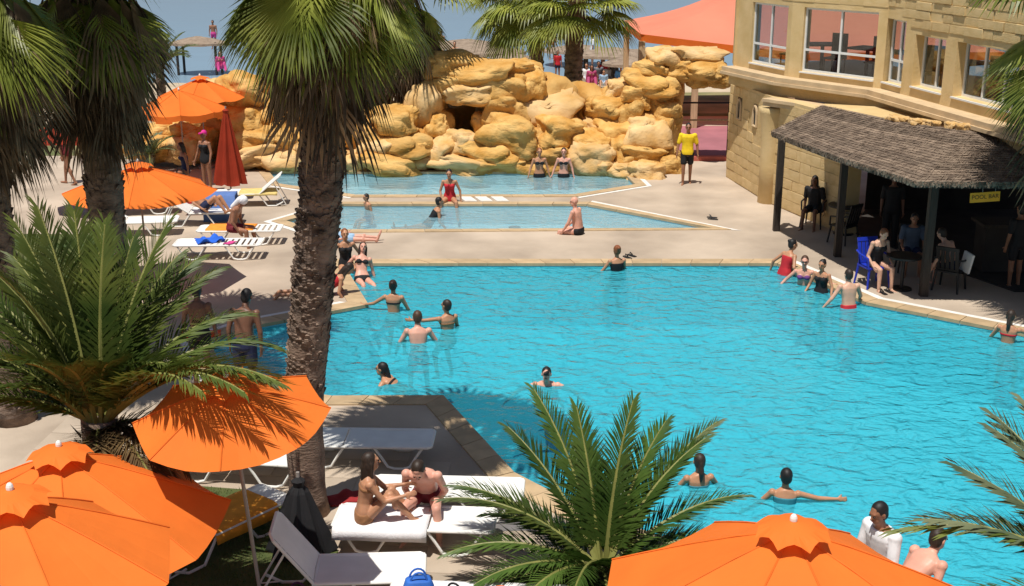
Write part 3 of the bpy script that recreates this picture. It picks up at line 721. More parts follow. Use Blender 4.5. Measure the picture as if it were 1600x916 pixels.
# rail and fence by the court
fen = empty('court_fence', (7.5, 38.6, 0)); tag(fen, 'thin rail fence along the pink court beyond the arch', 'fence')
for x in (-2.2, -0.6, 1.0, 2.6):
    b = MB(); b.tube([(x, 0, 0), (x, 0, 1.75)], .035, 6); b.build('post', M_BLACK, fen)
for z, m in ((1.15, M_TIMBER), (1.70, M_BLACK)):
    b = MB(); b.tube([(-2.2, 0.0, z), (2.6, 0.0, z)], .03, 6); b.build('rail', m, fen)
kb = slab('court_kerb', [(4.6, 37.7), (9, 37.7), (9, 37.95), (4.6, 37.95)], 0.0, 0.14, mat('red_kerb', (0.5, 0.13, 0.09), .8)); tag(kb, kind='structure')

# ------------------------------------------------------------------ palms
UP = Vector((0, 0, 1))
def fan_leaf(b, d, pet, L, spread, droop, m, parent, name, nseg=30, stiff=0.5, rng=random):
    """one fan leaf: stalk + pleated blade with split drooping tips"""
    mb = MB(); d = d.normalized(); s = d.cross(UP)
    if s.length < 0.05: s = Vector((1, 0, 0))
    s.normalize(); n = s.cross(d).normalized()
    hub = b + d * pet + Vector((0, 0, -0.10 * pet))
    mb.tube([b, b + d * pet * .5 + Vector((0, 0, -.02 * pet)), hub], [0.028, 0.02, 0.014], 4, cap=False)
    for i in range(nseg):
        th = spread * (i / (nseg - 1) - 0.5); dt = spread / nseg * 0.52
        l = L * (0.72 + 0.28 * math.cos(th * 0.8)) * rng.uniform(0.9, 1.06)
        def pt(r, a, off):
            q = hub + (d * math.cos(a) + s * math.sin(a)) * r + n * off
            q.z -= droop * (r / L) ** 2 * L
            return q
        e = th + rng.uniform(-.03, .03); r1, r2 = l * stiff, l * 0.8
        tw = rng.uniform(-.25, .25) * droop
        p0 = pt(0.02, th, 0); a1 = pt(r1, th - dt, -.012 * L); c1 = pt(r1, th, .012 * L); b1 = pt(r1, th + dt, -.012 * L)
        a2 = pt(r2, e - dt * .45, 0); b2 = pt(r2, e + dt * .45, 0); tip = pt(l, e + tw * .3, 0); tip.z -= 0.14 * l * (0.3 + droop) * rng.uniform(.5, 1.5)
        mb.add([p0, a1, c1, b1, a2, b2, tip], [(0, 1, 2), (0, 2, 3), (1, 4, 2), (2, 4, 5), (2, 5, 3), (4, 6, 5)])
    return mb.build(name, m, parent)
def fan_palm(name, label, base, pts, rad, crown_r, ngreen, ndead, skirt, seed, m_low=None, scales=420, elev=(75, -45), spread=3.6, group='tall fan palms', hang=0.0, hl=1.15, openfront=False, hel=(-54, -80)):
    """pts: trunk centre line, relative to base; the crown sits at its end"""
    rng = random.Random(seed); root = empty(name, base); tag(root, label, 'palm tree', group)
    pts = [Vector(p) for p in pts]; n = 26; path, rr = [], []
    for i in range(n + 1):
        f = i / n * (len(pts) - 1); k = min(int(f), len(pts) - 2); q = pts[k].lerp(pts[k + 1], f - k)
        path.append(q); rr.append((rad[0] + (rad[1] - rad[0]) * i / n) * (1.0 + 0.03 * math.sin(i * 2.1)) * (1.18 if i == 0 else 1))
    t = MB(); t.tube(path, rr, 14); tr = t.build('trunk', M_BARK, root, smooth=True)
    if m_low: tr.data.materials.append(m_low); [setattr(p, 'material_index', 1) for p in tr.data.polygons if p.center.z < pts[-1].z * 0.30]
    b = MB()
    for k in range(scales):
        f = rng.uniform(0.28 if m_low else 0.03, 1.0) * n; i = min(int(f), n - 1); c = path[i].lerp(path[i + 1], f - i); r = rr[i]; a = k * 2.399
        o = Vector((math.cos(a), math.sin(a), 0)); s = Vector((-o.y, o.x, 0)); w = r * rng.uniform(.14, .24); h = r * rng.uniform(.2, .36); ou = r * rng.uniform(.06, .20) * (0.5 + .8 * f / n)
        p = c + o * r * .97
        b.add([p - s * w, p + s * w, p + o * ou + s * w * .5 + UP * h, p + o * ou - s * w * .5 + UP * h, p + UP * h * 1.2], [(0, 1, 2, 3), (1, 4, 2), (0, 3, 4), (3, 2, 4)])
    tag(b.build('bark_scales', M_BARK, tr), kind='stuff')
    top = path[-1]; h = MB(); h.ell((0, 0, 0), ((rad[1] * 1.1, 0, 0), (0, rad[1] * 1.1, 0), (0, 0, .45))); cr = h.build('crown', M_PALM_DRY, root, loc=top)
    nh = int(ngreen * hang); nu = ngreen - nh
    for k in range(ngreen):
        if k < nu: f = k / max(1, nu - 1); el = R(elev[0] + (elev[1] - elev[0]) * f ** .8 + rng.uniform(-8, 8)); pl, bl, dr = (.38, .5), (.5, .64), .18 + .35 * f
        else: f = 1; el = R(rng.uniform(*hel)); pl, bl, dr = (.20 * hl, .32 * hl), (.30 * hl, .42 * hl), .06
        az = k * 2.39996 + rng.uniform(-.2, .2)
        if openfront and k < nu and math.sin(az) < -.25 and el < R(62): continue
        d = Vector((math.cos(az) * math.cos(el), math.sin(az) * math.cos(el), math.sin(el)))
        fan_leaf(Vector((0, 0, .25 - .5 * f)) + Vector((d.x, d.y, 0)) * rad[1] * .7, d, crown_r * rng.uniform(*pl), crown_r * rng.uniform(*bl), (spread if k < nu else 2.5) * rng.uniform(.9, 1.05), dr, M_PALM, cr, 'frond', nseg=30 if k < nu else 40, rng=rng)
    for k in range(ndead):
        f = k / max(1, ndead - 1); az = k * 2.39996 + 1.1; el = R(-60 - 25 * f + rng.uniform(-5, 5)); z = -.15 - skirt * .52 * f
        d = Vector((math.cos(az) * math.cos(el), math.sin(az) * math.cos(el), math.sin(el)))
        i_ = max(0, int(n * (1 - max(0, -z) / max(.1, top.z)))); off = path[min(i_, n)] - top
        fan_leaf(Vector((off.x, off.y, z)) + Vector((d.x, d.y, 0)).normalized() * rad[1] * .9, d, skirt * rng.uniform(.22, .34), skirt * rng.uniform(.26, .54), rng.uniform(.45, 1.7), rng.uniform(-.02, .14), M_PALM_DRY if rng.random() < .9 or f > .35 else M_PALM, cr, 'dry_frond', nseg=16, stiff=.4, rng=rng)
    return root
pb = G(475, 800)
fan_palm('fan_palm', 'tall fan palm with shaggy trunk in the centre foreground', pb, [(.06, 0, 0), (.06, 0, 1.4), (.26, 0, 3.0), (.46, 0, 4.6), (.56, 0, 7.65)], (0.235, 0.25), 2.2, 90, 84, 2.2, 3, M_BARK_LOW, 1500, group=None, elev=(80, 2), hang=.5, hl=1.38, openfront=True)
fan_palm('fan_palm', 'thick fan palm with long dry skirt at upper left', (-6.67, 19.5, 0), [(0, 0, 0), (.0, 0, 2), (.02, 0, 4), (.05, 0, 7.0)], (0.28, 0.31), 2.2, 50, 130, 2.6, 4, None, 500, elev=(78, 12), hang=.55, hl=1.45, openfront=True)
fan_palm('fan_palm', 'fan palm cut by the left picture edge', (-7.5, 17.0, 0), [(0, 0, 0), (-.02, 0, 2), (.04, 0, 4), (.05, 0, 7.2)], (0.28, 0.32), 2.8, 50, 110, 2.8, 5, None, 400, elev=(78, 2), hang=.5, hl=1.3, openfront=True)
fan_palm('fan_palm', 'fan palm with dry skirt rising behind the round rock pot', (-3.35, 38.3, 0), [(0, 0, 0), (0, 0, 2.5), (.08, 0, 5.6)], (0.27, 0.30), 2.5, 50, 100, 3.1, 6, None, 160, elev=(78, 4), hang=.45)
fan_palm('fan_palm', 'dark trunked fan palm standing behind the middle of the rocks', (2.15, 43.5, 0), [(0, 0, 0), (.02, 0, 2), (.10, 0, 4.6)], (0.34, 0.30), 2.2, 36, 14, 1.0, 8, None, 160, elev=(75, -28))
fan_palm('fan_palm', 'slender grey fan palm behind the dark trunked one', (1.0, 48.0, 0), [(0, 0, 0), (-.02, 0, 2), (-.5, 0, 4.7)], (0.26, 0.24), 2.5, 36, 16, 1.4, 9, None, 160, elev=(70, -50))
fan_palm('fan_palm', 'fan palm at the right picture edge with dry hanging leaf', (10.15, 21.75, 0), [(0, 0, 0), (.0, 0, 2.5), (.0, 0, 6.1)], (0.26, 0.28), 2.0, 40, 40, 3.0, 10, None, 160, elev=(75, 15), hang=.5, hl=1.9, hel=(-36, -70))

def feather(b, az, el, L, droop, m, parent, rng, leaf=0.42, n=52, width=0.022, vee=0.35, curl=0.0):
    """one feather frond: arching stalk with two rows of narrow leaflets"""
    mb = MB(); K = 14; pts = []; p = Vector(b); T = []
    for i in range(K + 1):
        f = i / K; e = el - droop * f ** 1.4; a = az + curl * f
        t = Vector((math.cos(a) * math.cos(e), math.sin(a) * math.cos(e), math.sin(e))); pts.append(p.copy()); T.append(t); p = p + t * (L / K)
    mb.tube(pts, [0.03 * (1 - .85 * i / K) + .004 for i in range(K + 1)], 4, cap=False)
    fr = mb.build('frond', M_RACHIS, parent); lb = MB()
    for k in range(n):
        f = 0.10 + 0.90 * k / (n - 1); x = f * K; i = min(int(x), K - 1); c = pts[i].lerp(pts[i + 1], x - i); t = T[i].lerp(T[i + 1], x - i).normalized()
        s = t.cross(UP)
        if s.length < .05: s = Vector((-math.sin(az), math.cos(az), 0))
        s.normalize(); nn = s.cross(t).normalized()
        l0 = leaf * (0.45 + 0.55 * math.sin(math.pi * min(1, (f * .85 + .12)))) * (1 if f < .9 else .8); ang = R(58 - 34 * f)
        for sd in (-1, 1):
            l = l0 * rng.uniform(.86, 1.1); a_ = ang + rng.uniform(-.12, .12); v = vee + rng.uniform(-.18, .18)
            d = (s * sd * math.sin(a_) + t * math.cos(a_) + nn * v * math.sin(a_)).normalized(); w = (t * .9 + nn * .3).normalized() * width
            m1 = c + d * l * .45; tip = c + d * l; tip.z -= l * rng.uniform(.06, .18)
            lb.add([c - w * .5, c + w * .5, m1 + w, m1 - w * .9, tip], [(0, 1, 2, 3), (3, 2, 4)])
    lb.build('leaflets', m, fr)
    return fr
def date_palm(label, base, trunk_h, tr, fronds, seed, m, leaf=.42, width=.022, n=52, group='low feather palms', dry=0):
    rng = random.Random(seed); root = empty('date_palm', base); tag(root, label, 'palm', group)
    t = MB(); t.tube([(0, 0, -.02), (0, 0, trunk_h * .5), (0, 0, trunk_h)], [tr * 1.1, tr, tr * .9], 10); tk = t.build('trunk', M_BARK, root, smooth=True)
    b = MB()
    for k in range(70):
        a = k * 2.4; z = rng.uniform(.02, trunk_h); o = Vector((math.cos(a), math.sin(a), 0)); s = Vector((-o.y, o.x, 0)); p = o * tr * .9 + UP * z
        b.add([p - s * .06, p + s * .06, p + o * .10 + UP * .16], [(0, 1, 2)])
    tag(b.build('bark_scales', M_BARK, tk), kind='stuff')
    for k in range(dry):
        feather(Vector((0, 0, trunk_h - .1)), R(250 + 100 * k / dry + 20), R(rng.uniform(5, 25)), rng.uniform(1.1, 1.5), 1.3, M_FEATHER_DRY, root, rng, leaf * .8, n, width)
    for (az, el, L, dr, *cu) in fronds:
        mm = m if rng.random() < .8 else M_DATE_OLIVE
        feather(Vector((math.cos(R(az)) * tr * .5, math.sin(R(az)) * tr * .5, trunk_h)), R(az), R(el), L, dr, mm, root, rng, leaf, n, width, curl=cu[0] if cu else 0)
    return root
rg = random.Random(5)
# azimuth: 0 = right, 90 = away, 180 = left, 270 = towards the camera
fr = [(128, 70, 2.15, .45), (60, 82, 1.9, .35), (35, 56, 2.15, .55), (25, 62, 1.85, .5), (172, 44, 1.95, .8), (180, 26, 1.75, .75), (2, 26, 1.75, .5), (12, 20, 1.6, .5), (200, 12, 1.7, .7), (150, 30, 1.5, .7), (330, 15, 1.5, .8), (225, 30, 1.4, 1.1), (250, 45, 1.2, 1.2), (290, 40, 1.2, 1.2), (310, 25, 1.3, 1.0), (100, 60, 1.5, .6), (75, 45, 1.4, .7), (215, -2, 1.6, .5), (190, 2, 1.5, .5), (270, 20, 1.2, 1.0)]
date_palm('low feather palm growing in front of the pool beside orange parasol', G(940, 905) + Vector((0, -.10, 0)), .22, .15, [(a, e, L, d + .18) for a, e, L, d in fr] + [(140, 58, 1.9, .6), (48, 66, 1.8, .6), (15, 40, 1.8, .8), (160, 40, 1.9, .8), (235, 15, 1.4, .8), (205, 25, 1.6, .9), (345, 25, 1.5, .9), (110, 74, 1.8, .4)], 11, M_DATE, leaf=.42, width=.021, n=84)
fr = [(112, 78, 2.7, .35), (150, 78, 2.7, .5), (62, 66, 2.4, .75), (75, 75, 2.4, .5), (40, 50, 2.35, 1.1), (28, 44, 2.5, 1.35), (50, 60, 2.5, .9), (170, 60, 2.6, .8), (190, 50, 2.4, .9), (205, 65, 2.4, .8), (185, 25, 2.2, .9), (130, 50, 2.3, .9), (95, 55, 2.2, .9), (160, 40, 2.2, 1.1), (240, 70, 1.5, .9), (270, 72, 1.4, .9), (300, 72, 1.4, .9), (220, 55, 1.5, 1.1), (200, 35, 1.9, 1.1), (120, 40, 2.0, 1.0), (140, 65, 2.5, .7), (85, 84, 2.5, .4), (180, 75, 2.4, .6)]
fr = [(az, el, L * .82, dr) for az, el, L, dr in fr] + [(328, 42, 2.75, .95), (322, 44, 2.6, 1.05), (335, 40, 2.5, .95), (346, 42, 2.1, 1.1), (316, 48, 2.3, 1.1), (50, 75, 2.2, .5), (140, 82, 2.3, .4), (100, 68, 2.2, .6), (210, 80, 2.0, .6), (325, 62, 1.5, 1.1), (65, 58, 2.2, .9), (155, 55, 2.3, .8)]
date_palm('big spreading feather palm behind the left orange parasols', (-4.38, 11.95, 0), 2.15, .22, fr, 12, M_DATE_OLIVE, leaf=.50, width=.022, n=76, dry=7)
fr = [(150, 36, 1.7, .35), (168, 30, 1.8, .6), (130, 48, 1.8, .4), (118, 52, 1.8, .4), (140, 52, 1.7, .5), (165, 30, 2.0, .9), (185, 12, 1.7, .6), (110, 55, 1.7, .5), (90, 50, 1.7, .6), (145, 20, 1.6, .6), (60, 55, 1.6, .6), (20, 45, 1.6, .7), (330, 45, 1.5, .8), (200, 5, 1.4, .6), (270, 50, 1.4, .9)]
date_palm('pale feather palm reaching in from the lower right corner', (5.25, 8.9, 0), 1.85, .16, fr, 13, M_DATE_PALE, leaf=.48, width=.030, n=50)
fr = [(20, 50, 1.5, .9), (90, 60, 1.6, .8), (160, 50, 1.5, .9), (270, 50, 1.5, 1.0), (330, 40, 1.5, 1.0), (210, 40, 1.5, 1.0), (60, 40, 1.4, 1.0), (0, 70, 1.5, .7), (180, 70, 1.5, .7), (300, 65, 1.4, .8)]
date_palm('small feather palm behind the far orange parasols', (-13.2, 46.0, 0), 2.0, .18, fr, 14, M_DATE_OLIVE, leaf=.5, width=.03, n=36)
fr = [(a, 55 - 25 * (k % 3), .9, .8) for k, a in enumerate(range(0, 360, 26))]
date_palm('bushy grey green plant beside the yellow boulder border', (-10.9, 36.2, 0), .5, .10, fr, 15, M_DATE_PALE, leaf=.3, width=.02, n=30)

# ------------------------------------------------------------------ parasols
def parasol(label, base, h, Rr, rise, rot, m=M_ORANGE, sides=8, tilt=(0, 0), vent=True, valance=0.0, group='open orange parasols', sag=.06):
    root = empty('parasol', base); tag(root, label, 'parasol', group)
    root.rotation_euler = (tilt[0], tilt[1], 0)
    c = MB(); K = 6
    def pt(i, f, dz=0.0):
        a0 = rot + 2 * math.pi * math.floor(i) / sides; a1 = rot + 2 * math.pi * (math.floor(i) + 1) / sides; u = i - math.floor(i)
        p = Vector((math.cos(a0), math.sin(a0), 0)).lerp(Vector((math.cos(a1), math.sin(a1), 0)), u) * Rr * f
        z = h - rise * f ** 1.15 - sag * math.sin(math.pi * u) * f * f + dz
        return Vector((p.x, p.y, z))
    S = 4; f0 = 0.03 if vent else 0.01
    for i in range(sides):
        for s in range(S):
            for k in range(K):
                a, b = f0 + (1 - f0) * k / K, f0 + (1 - f0) * (k + 1) / K; u0, u1 = i + s / S, i + (s + 1) / S - 1e-6
                c.add([pt(u0, a), pt(u1, a), pt(u1, b), pt(u0, b)], [(0, 3, 2, 1)])
            if valance:
                u0, u1 = i + s / S, i + (s + 1) / S - 1e-6; p, q = pt(u0, 1), pt(u1, 1); w = valance * (0.75 if s in (0, 3) else 1)
                c.add([p, q, q * 1.0 - UP * w, p - UP * w], [(0, 3, 2, 1)])
    me = c.mesh('canopy', m)
    bm = bmesh.new(); bm.from_mesh(me); bmesh.ops.remove_doubles(bm, verts=bm.verts, dist=1e-4); bm.to_mesh(me); bm.free()
    can_ = link('canopy', me, root)
    if vent:
        v = MB(); rv = 0.31
        for i in range(sides):
            for s in range(S):
                P = []
                for u in (s / S, (s + 1) / S):
                    a = rot + 2 * math.pi * (i + u) / sides; sc = 1 - .16 * math.sin(math.pi * u)
                    for f in (0.02, .55, 1.0):
                        P.append(Vector((math.cos(a) * rv * f * (sc if f == 1 else 1), math.sin(a) * rv * f * (sc if f == 1 else 1), h + .10 - .02 * f - .10 * f * f + (.05 * math.sin(math.pi * u) if f == 1 else 0))))
                v.add(P, [(0, 1, 4, 3), (1, 2, 5, 4)])
        v.build('vent_cap', m, can_)
    for i in range(sides):
        r = MB(); r.tube([pt(i, f_, .006) for f_ in (.06, .3, .55, .8, 1.0)], .007, 4); r.build('seam', m, can_)
    k = MB(); k.ell((0, 0, h + (.11 if vent else .04)), ((.03, 0, 0), (0, .03, 0), (0, 0, .045))); k.build('finial', M_WHITE, root)
    p = MB(); p.tube([(0, 0, 0), (0, 0, h + .02)], .021, 8); p.build('pole', M_METAL, root)
    b = MB(); b.tube([(0, 0, .0), (0, 0, .06), (0, 0, .09)], [.24, .24, .05], 14); b.build('base', M_METAL, root)
    for i in range(sides):
        r = MB(); r.tube([pt(i, .06, -.02), pt(i, .5, -.02), pt(i, .99, -.015)], .010, 5)
        q = pt(i, .5, -.03); r.tube([Vector((0, 0, h - .62)), q], .008, 5); r.build('rib', M_METAL, root)
    return root
def at(v, z=0): return (v.x, v.y, z)
q = G(1240, 813, 2.8); parasol('open orange parasol at the bottom right beside the pool', at(q), 2.70, 1.56, .72, R(12), group='open orange parasols')
q = G(92, 698, 2.45); parasol('large open orange parasol under the left feather palm', at(q), 2.36, 1.55, .74, R(20))
q = G(16, 768, 3.0); parasol('highest orange parasol in the bottom left corner', at(q), 2.92, 1.22, .62, R(-8))
parasol('open orange parasol half covered by a palm frond', (-2.70, 11.62, 0), 2.88, .98, .36, R(5), tilt=(R(9), R(-2)))
q = G(215, 254, 2.6); parasol('orange parasol behind the thick left palm trunk', at(q), 2.52, 1.52, .52, R(8))
parasol('domed orange parasol with short valance near the rocks', at(G(279, 140, 2.65)), 2.62, 1.28, .52, R(15), valance=.20, vent=False)
q = G(312, 118, 2.8); parasol('farthest orange parasol with raised vent cap', at(q) , 2.7, 1.3, .55, R(0))
q = G(140, 172, 2.5); parasol('orange parasol hidden behind the left palm skirt', (q.x, q.y - 1.0, 0), 2.5, 1.3, .5, R(0), m=M_RED)
def folded(label, base, h, z0, r, m, seed):
    root = empty('folded_parasol', base); tag(root, label, 'parasol'); rng = random.Random(seed)
    c = MB(); S = 24; rows = [(z0, 1.0), (z0 + .25 * (h - z0), .80), (z0 + .55 * (h - z0), .52), (z0 + .8 * (h - z0), .30), (h - .12, .17), (h - .05, .22), (h, .05)]
    for z, f in rows:
        for k in range(S):
            a = 2 * math.pi * k / S; q = r * f * (1 + (.22 if k % 3 == 0 else -.10) * (1 if z < h - .15 else .3)); c.v.append((math.cos(a) * q, math.sin(a) * q, z + (rng.uniform(-.03, .03) if z == z0 else 0)))
    for i in range(len(rows) - 1):
        for k in range(S): c.f.append((i * S + k, i * S + (k + 1) % S, (i + 1) * S + (k + 1) % S, (i + 1) * S + k))
    c.build('canopy', m, root); p = MB(); p.tube([(0, 0, 0), (0, 0, h + .06)], .022, 8); p.build('pole', M_METAL, root)
    b = MB(); b.tube([(0, 0, 0), (0, 0, .06), (0, 0, .09)], [.24, .24, .05], 14); b.build('base', M_METAL, root)
    return root
folded('folded brick red parasol standing by the far loungers', at(G(362, 312)), 2.46, .45, .38, M_RED, 1)
folded('folded black parasol propped behind the front lounger', at(G(472, 862)), .98, .02, .36, M_DARKCANVAS, 2)

# ------------------------------------------------------------------ loungers
def lounger(label, base, rz, back=0.0, m=M_WHITE, L=1.92, Wd=.62, group='white sun loungers', slats=False):
    """head towards local -x, foot towards +x; origin under the middle"""
    root = empty('sun_lounger', base, rz); tag(root, label, 'sun lounger', group); z = .34; hb = L * .38
    xs = -L / 2 + hb
    r = MB()
    for s in (-1, 1): r.tube([(xs - .02, s * Wd / 2, z), (L / 2 - .05, s * Wd / 2, z), (L / 2, s * (Wd / 2 - .05), z)], .022, 8)
    for x in (xs, L / 2): r.tube([(x, -Wd / 2 + .05, z), (x, Wd / 2 - .05, z)], .02, 8)
    r.build('frame', m, root)
    if slats:
        for k in range(9):
            x = xs + .06 + (L - hb - .12) * k / 8; b = MB(); b.box((x, 0, z + .012), (.085, Wd - .06, .018)); b.build('slat', m, root)
    else:
        b = MB(); K = 8
        for k in range(K + 1):
            x = xs + (L - hb) * k / K; zz = z + .015 - .018 * math.sin(math.pi * k / K)
            b.v += [(x, -Wd / 2 + .015, zz), (x, 0, zz - .012), (x, Wd / 2 - .015, zz)]
        for k in range(K): b.f += [(k * 3, k * 3 + 3, k * 3 + 4, k * 3 + 1), (k * 3 + 1, k * 3 + 4, k * 3 + 5, k * 3 + 2)]
        sl = b.build('seat_sling', m, root)
    M = Matrix.Rotation(back, 3, 'Y'); b = MB(); f = MB()
    def bp(x, y, dz): v = M @ Vector((x - xs, y, dz)); return Vector((v.x + xs, v.y, v.z + z))
    x0 = xs - hb
    b.add([bp(x0, -Wd / 2 + .02, .015), bp(xs - .03, -Wd / 2 + .02, .015), bp(xs - .03, 0, .004), bp(xs - .03, Wd / 2 - .02, .015), bp(x0, Wd / 2 - .02, .015), bp(x0, 0, .004)], [(0, 1, 2, 5), (5, 2, 3, 4)])
    bo = b.build('backrest', m, root)
    f.tube([bp(xs, -Wd / 2, 0), bp(x0 + .06, -Wd / 2, 0), bp(x0, -Wd / 2 + .06, 0), bp(x0, Wd / 2 - .06, 0), bp(x0 + .06, Wd / 2, 0), bp(xs, Wd / 2, 0)], .02, 8); f.build('back_frame', m, bo)
    if back > .2:
        a = bp(x0 + hb * .35, 0, 0)
        for s in (-1, 1): s_ = MB(); s_.tube([(a.x, s * (Wd / 2 - .05), a.z), (x0 + .05, s * (Wd / 2 - .05), .04), (x0 + .3, s * (Wd / 2 - .05), .06)], .014, 6); s_.build('prop', m, root)
    for s in (-1, 1):
        for (xa, xb) in ((-L / 2 + .10, -L / 2 + .72), (L / 2 - .78, L / 2 - .12)):
            l = MB(); p = [(xa, s * (Wd / 2 - .01), z - .01), (xa + .10, s * (Wd / 2 - .01), .18), (xa + .18, s * (Wd / 2 - .01), .05), (xa + .27, s * (Wd / 2 - .01), .022), (xb - .27, s * (Wd / 2 - .01), .022), (xb - .18, s * (Wd / 2 - .01), .05), (xb - .10, s * (Wd / 2 - .01), .18), (xb, s * (Wd / 2 - .01), z - .01)]
            if back > .2 and xa < 0: p = p[2:] if False else [(xs + .02, s * (Wd / 2 - .01), z)] + [(xs - .12, s * (Wd / 2 - .01), .14), (xs - .2, s * (Wd / 2 - .01), .022), (x0 + .3, s * (Wd / 2 - .01), .022), (x0 + .12, s * (Wd / 2 - .01), .12)]
            l.tube(p, .018, 7); l.build('leg', m, root)
    return root
def towel(label, base, rz, sx, sy, m, z=.36, drape=.12, seed=1, name='towel', ridge=.0):
    rng = random.Random(seed); b = MB(); NX, NY = 14, 10; o = Vector((rng.uniform(0, 50), 3, 1))
    for i in range(NX + 1):
        for j in range(NY + 1):
            x, y = (i / NX - .5) * sx, (j / NY - .5) * sy; e = max(0, abs(y) - .31)
            zz = -e * 1.6 if e else 0; yy = (.31 + e * .35) * (1 if y > 0 else -1) if e else y
            b.v.append((x, yy, zz * (drape / .12) + .014 * noise.noise(Vector((x * 4, y * 4, 0)) + o) + ridge * max(0, noise.noise(Vector((x * 6, y * 6, 2)) + o))))
    for i in range(NX):
        for j in range(NY): a = i * (NY + 1) + j; b.f.append((a, a + NY + 1, a + NY + 2, a + 1))
    o_ = b.build(name, m, None, True, loc=(base[0], base[1], base[2] + z + .012), rot=(0, 0, rz)); tag(o_, label, 'towel')
    md = o_.modifiers.new('thick', 'SOLIDIFY'); md.thickness = .012; md.offset = 1; BAKE.append(('obj', o_))
    return o_
LC = Vector((-1.16, 13.18, 0)); LR = R(-4)
lounger('white lounger carrying the sitting couple and white towel', LC, LR)
towel('white towel spread under the sitting couple', (LC.x - .38, LC.y - .02, 0), LR, 1.12, .80, M_TOWEL_W, seed=3)
lounger('white lounger just behind the sitting couple', (-.82, 14.0, 0), R(-3))
lounger('grey looking lounger in the palm shadow behind the couple', (-2.05, 15.55, 0), R(-2), back=0)
lounger('lounger with raised back in the foreground shade', (-1.93, 11.98, 0), R(3), back=.92)
lounger('white lounger behind the palm trunk base', (-3.65, 15.05, 0), R(-8))
lounger('lounger holding an orange yellow towel beside the left parasol', (-3.55, 13.15, 0), R(52), back=.3)
towel('orange yellow towel draped over a lounger beside the left parasol', (-3.42, 13.32, 0), R(52), .95, .80, mat('towel_orange', (.85, .33, .03), .9), seed=5, drape=.14, z=.37)
lounger('white lounger at the bottom edge with blue bag', (-.35, 11.35, 0), R(-3))
lounger('shaded lounger under the bottom left parasol', (-3.6, 11.05, 0), R(10))
lounger('slatted white lounger with blue towel nearest the left palm', (-6.55, 26.3, 0), R(2), slats=True)
lounger('white lounger with orange towel behind the slatted one', (-6.35, 27.6, 0), R(2), slats=True)
lounger('pale lounger by the folded red parasol with raised back', (-6.9, 31.6, 0), R(185), back=.7)
lounger('shaded lounger under the left palm parasol', (-9.0, 28.4, 0), R(8), back=.5)
lounger('shaded lounger beyond the left palm parasol', (-9.6, 30.6, 0), R(12), back=.6)
lounger('lounger behind the sunbathing man', (-7.7, 29.4, 0), R(4), back=.6)
towel('bright blue towel bundled on the slatted lounger', (-6.75, 26.35, 0), .4, .62, .5, mat('towel_blue', (.02, .12, .60), .9), seed=6, ridge=.14)
towel('orange towel on the second slatted lounger', (-6.55, 27.62, 0), 0, 1.1, .66, mat('towel_orange2', (.85, .28, .03), .9), seed=7)
towel('pink cloth beside the blue towel', (-6.25, 26.12, 0), .9, .24, .2, mat('cloth_pink', (.6, .06, .25), .9), seed=8, ridge=.08)
towel('faded blue towel hung over a raised lounger back', (-7.35, 30.0, 0), .1, .8, .9, mat('towel_faded_blue', (.10, .18, .42), .9), seed=9, z=.62, drape=.5)
towel('red towel beside the faded blue one', (-8.1, 30.6, 0), .1, .7, .7, mat('towel_red', (.55, .02, .02), .9), seed=10, z=.37)
towel('yellow towel on the pale lounger', (-6.7, 31.6, 0), R(5), 1.0, .7, mat('towel_yellow', (.66, .50, .18), .9), seed=11)
towel('orange cloth on the deck beside the dark standing men', (-5.65, 20.9, 0), .2, .7, .4, mat('towel_red_orange', (.80, .09, .02), .9), seed=12, z=.0, ridge=.12)
towel('white sheet towel on the bottom edge lounger', (-.35, 11.35, 0), R(-3), 1.5, .7, M_TOWEL_W, seed=13)
towel('red cloth on the ground by the palm trunk', (-2.15, 14.35, 0), .4, .5, .3, mat('cloth_dark_red', (.28, .02, .02), .9), seed=14, z=0, ridge=.1)

def bag(label, base, rz, size, m, handle=True):
    root = empty('bag', base, rz); tag(root, label, 'bag'); w, d, h = size; b = MB(); S = 12
    for z, f in ((0, .92), (.05 * h, 1.0), (.6 * h, .98), (.95 * h, .80), (h, .72)):
        for k in range(S):
            a = 2 * math.pi * k / S; ca, sa = math.cos(a), math.sin(a)
            b.v.append((w / 2 * f * abs(ca) ** .5 * (1 if ca > 0 else -1), d / 2 * f * abs(sa) ** .5 * (1 if sa > 0 else -1), z + .02 * noise.noise(Vector((ca, sa, z * 9)))))
    for i in range(4):
        for k in range(S): b.f.append((i * S + k, i * S + (k + 1) % S, (i + 1) * S + (k + 1) % S, (i + 1) * S + k))
    b.f.append(tuple(range(S))[::-1]); b.f.append(tuple(4 * S + k for k in range(S))); b.build('body', m, root, True)
    if handle:
        for s in (-1, 1): t = MB(); t.tube([(w * .25 * math.cos(t_), s * d * .2, h * .95 + h * .4 * math.sin(t_)) for t_ in [math.pi * i / 8 for i in range(9)]], .012, 5); t.build('handle', m, root)
    return root
bag('bright blue beach bag on the bottom edge lounger', (-.98, 11.28, .37), .2, (.34, .22, .26), mat('bag_blue', (.03, .14, .52), .7))
bag('black bag beside the blue beach bag', (-.62, 11.22, .37), -.3, (.26, .2, .16), M_BLACK)
bag('orange striped bag on the bottom edge lounger', (-.12, 11.2, .37), .1, (.32, .24, .14), mat('bag_orange', (.75, .17, .04), .8))
bag('pale yellow bag beside the folded red parasol', (-8.25, 31.9, 0), .3, (.34, .2, .36), mat('bag_yellow', (.75, .58, .16), .8))
bag('dark blue bag under the folded red parasol', (-8.0, 31.2, 0), 0, (.5, .3, .3), mat('bag_navy', (.02, .05, .22), .8))
bag('black bag in the shade by the far parasol pole', (-9.2, 33.2, 0), 0, (.4, .25, .5), M_BLACK)
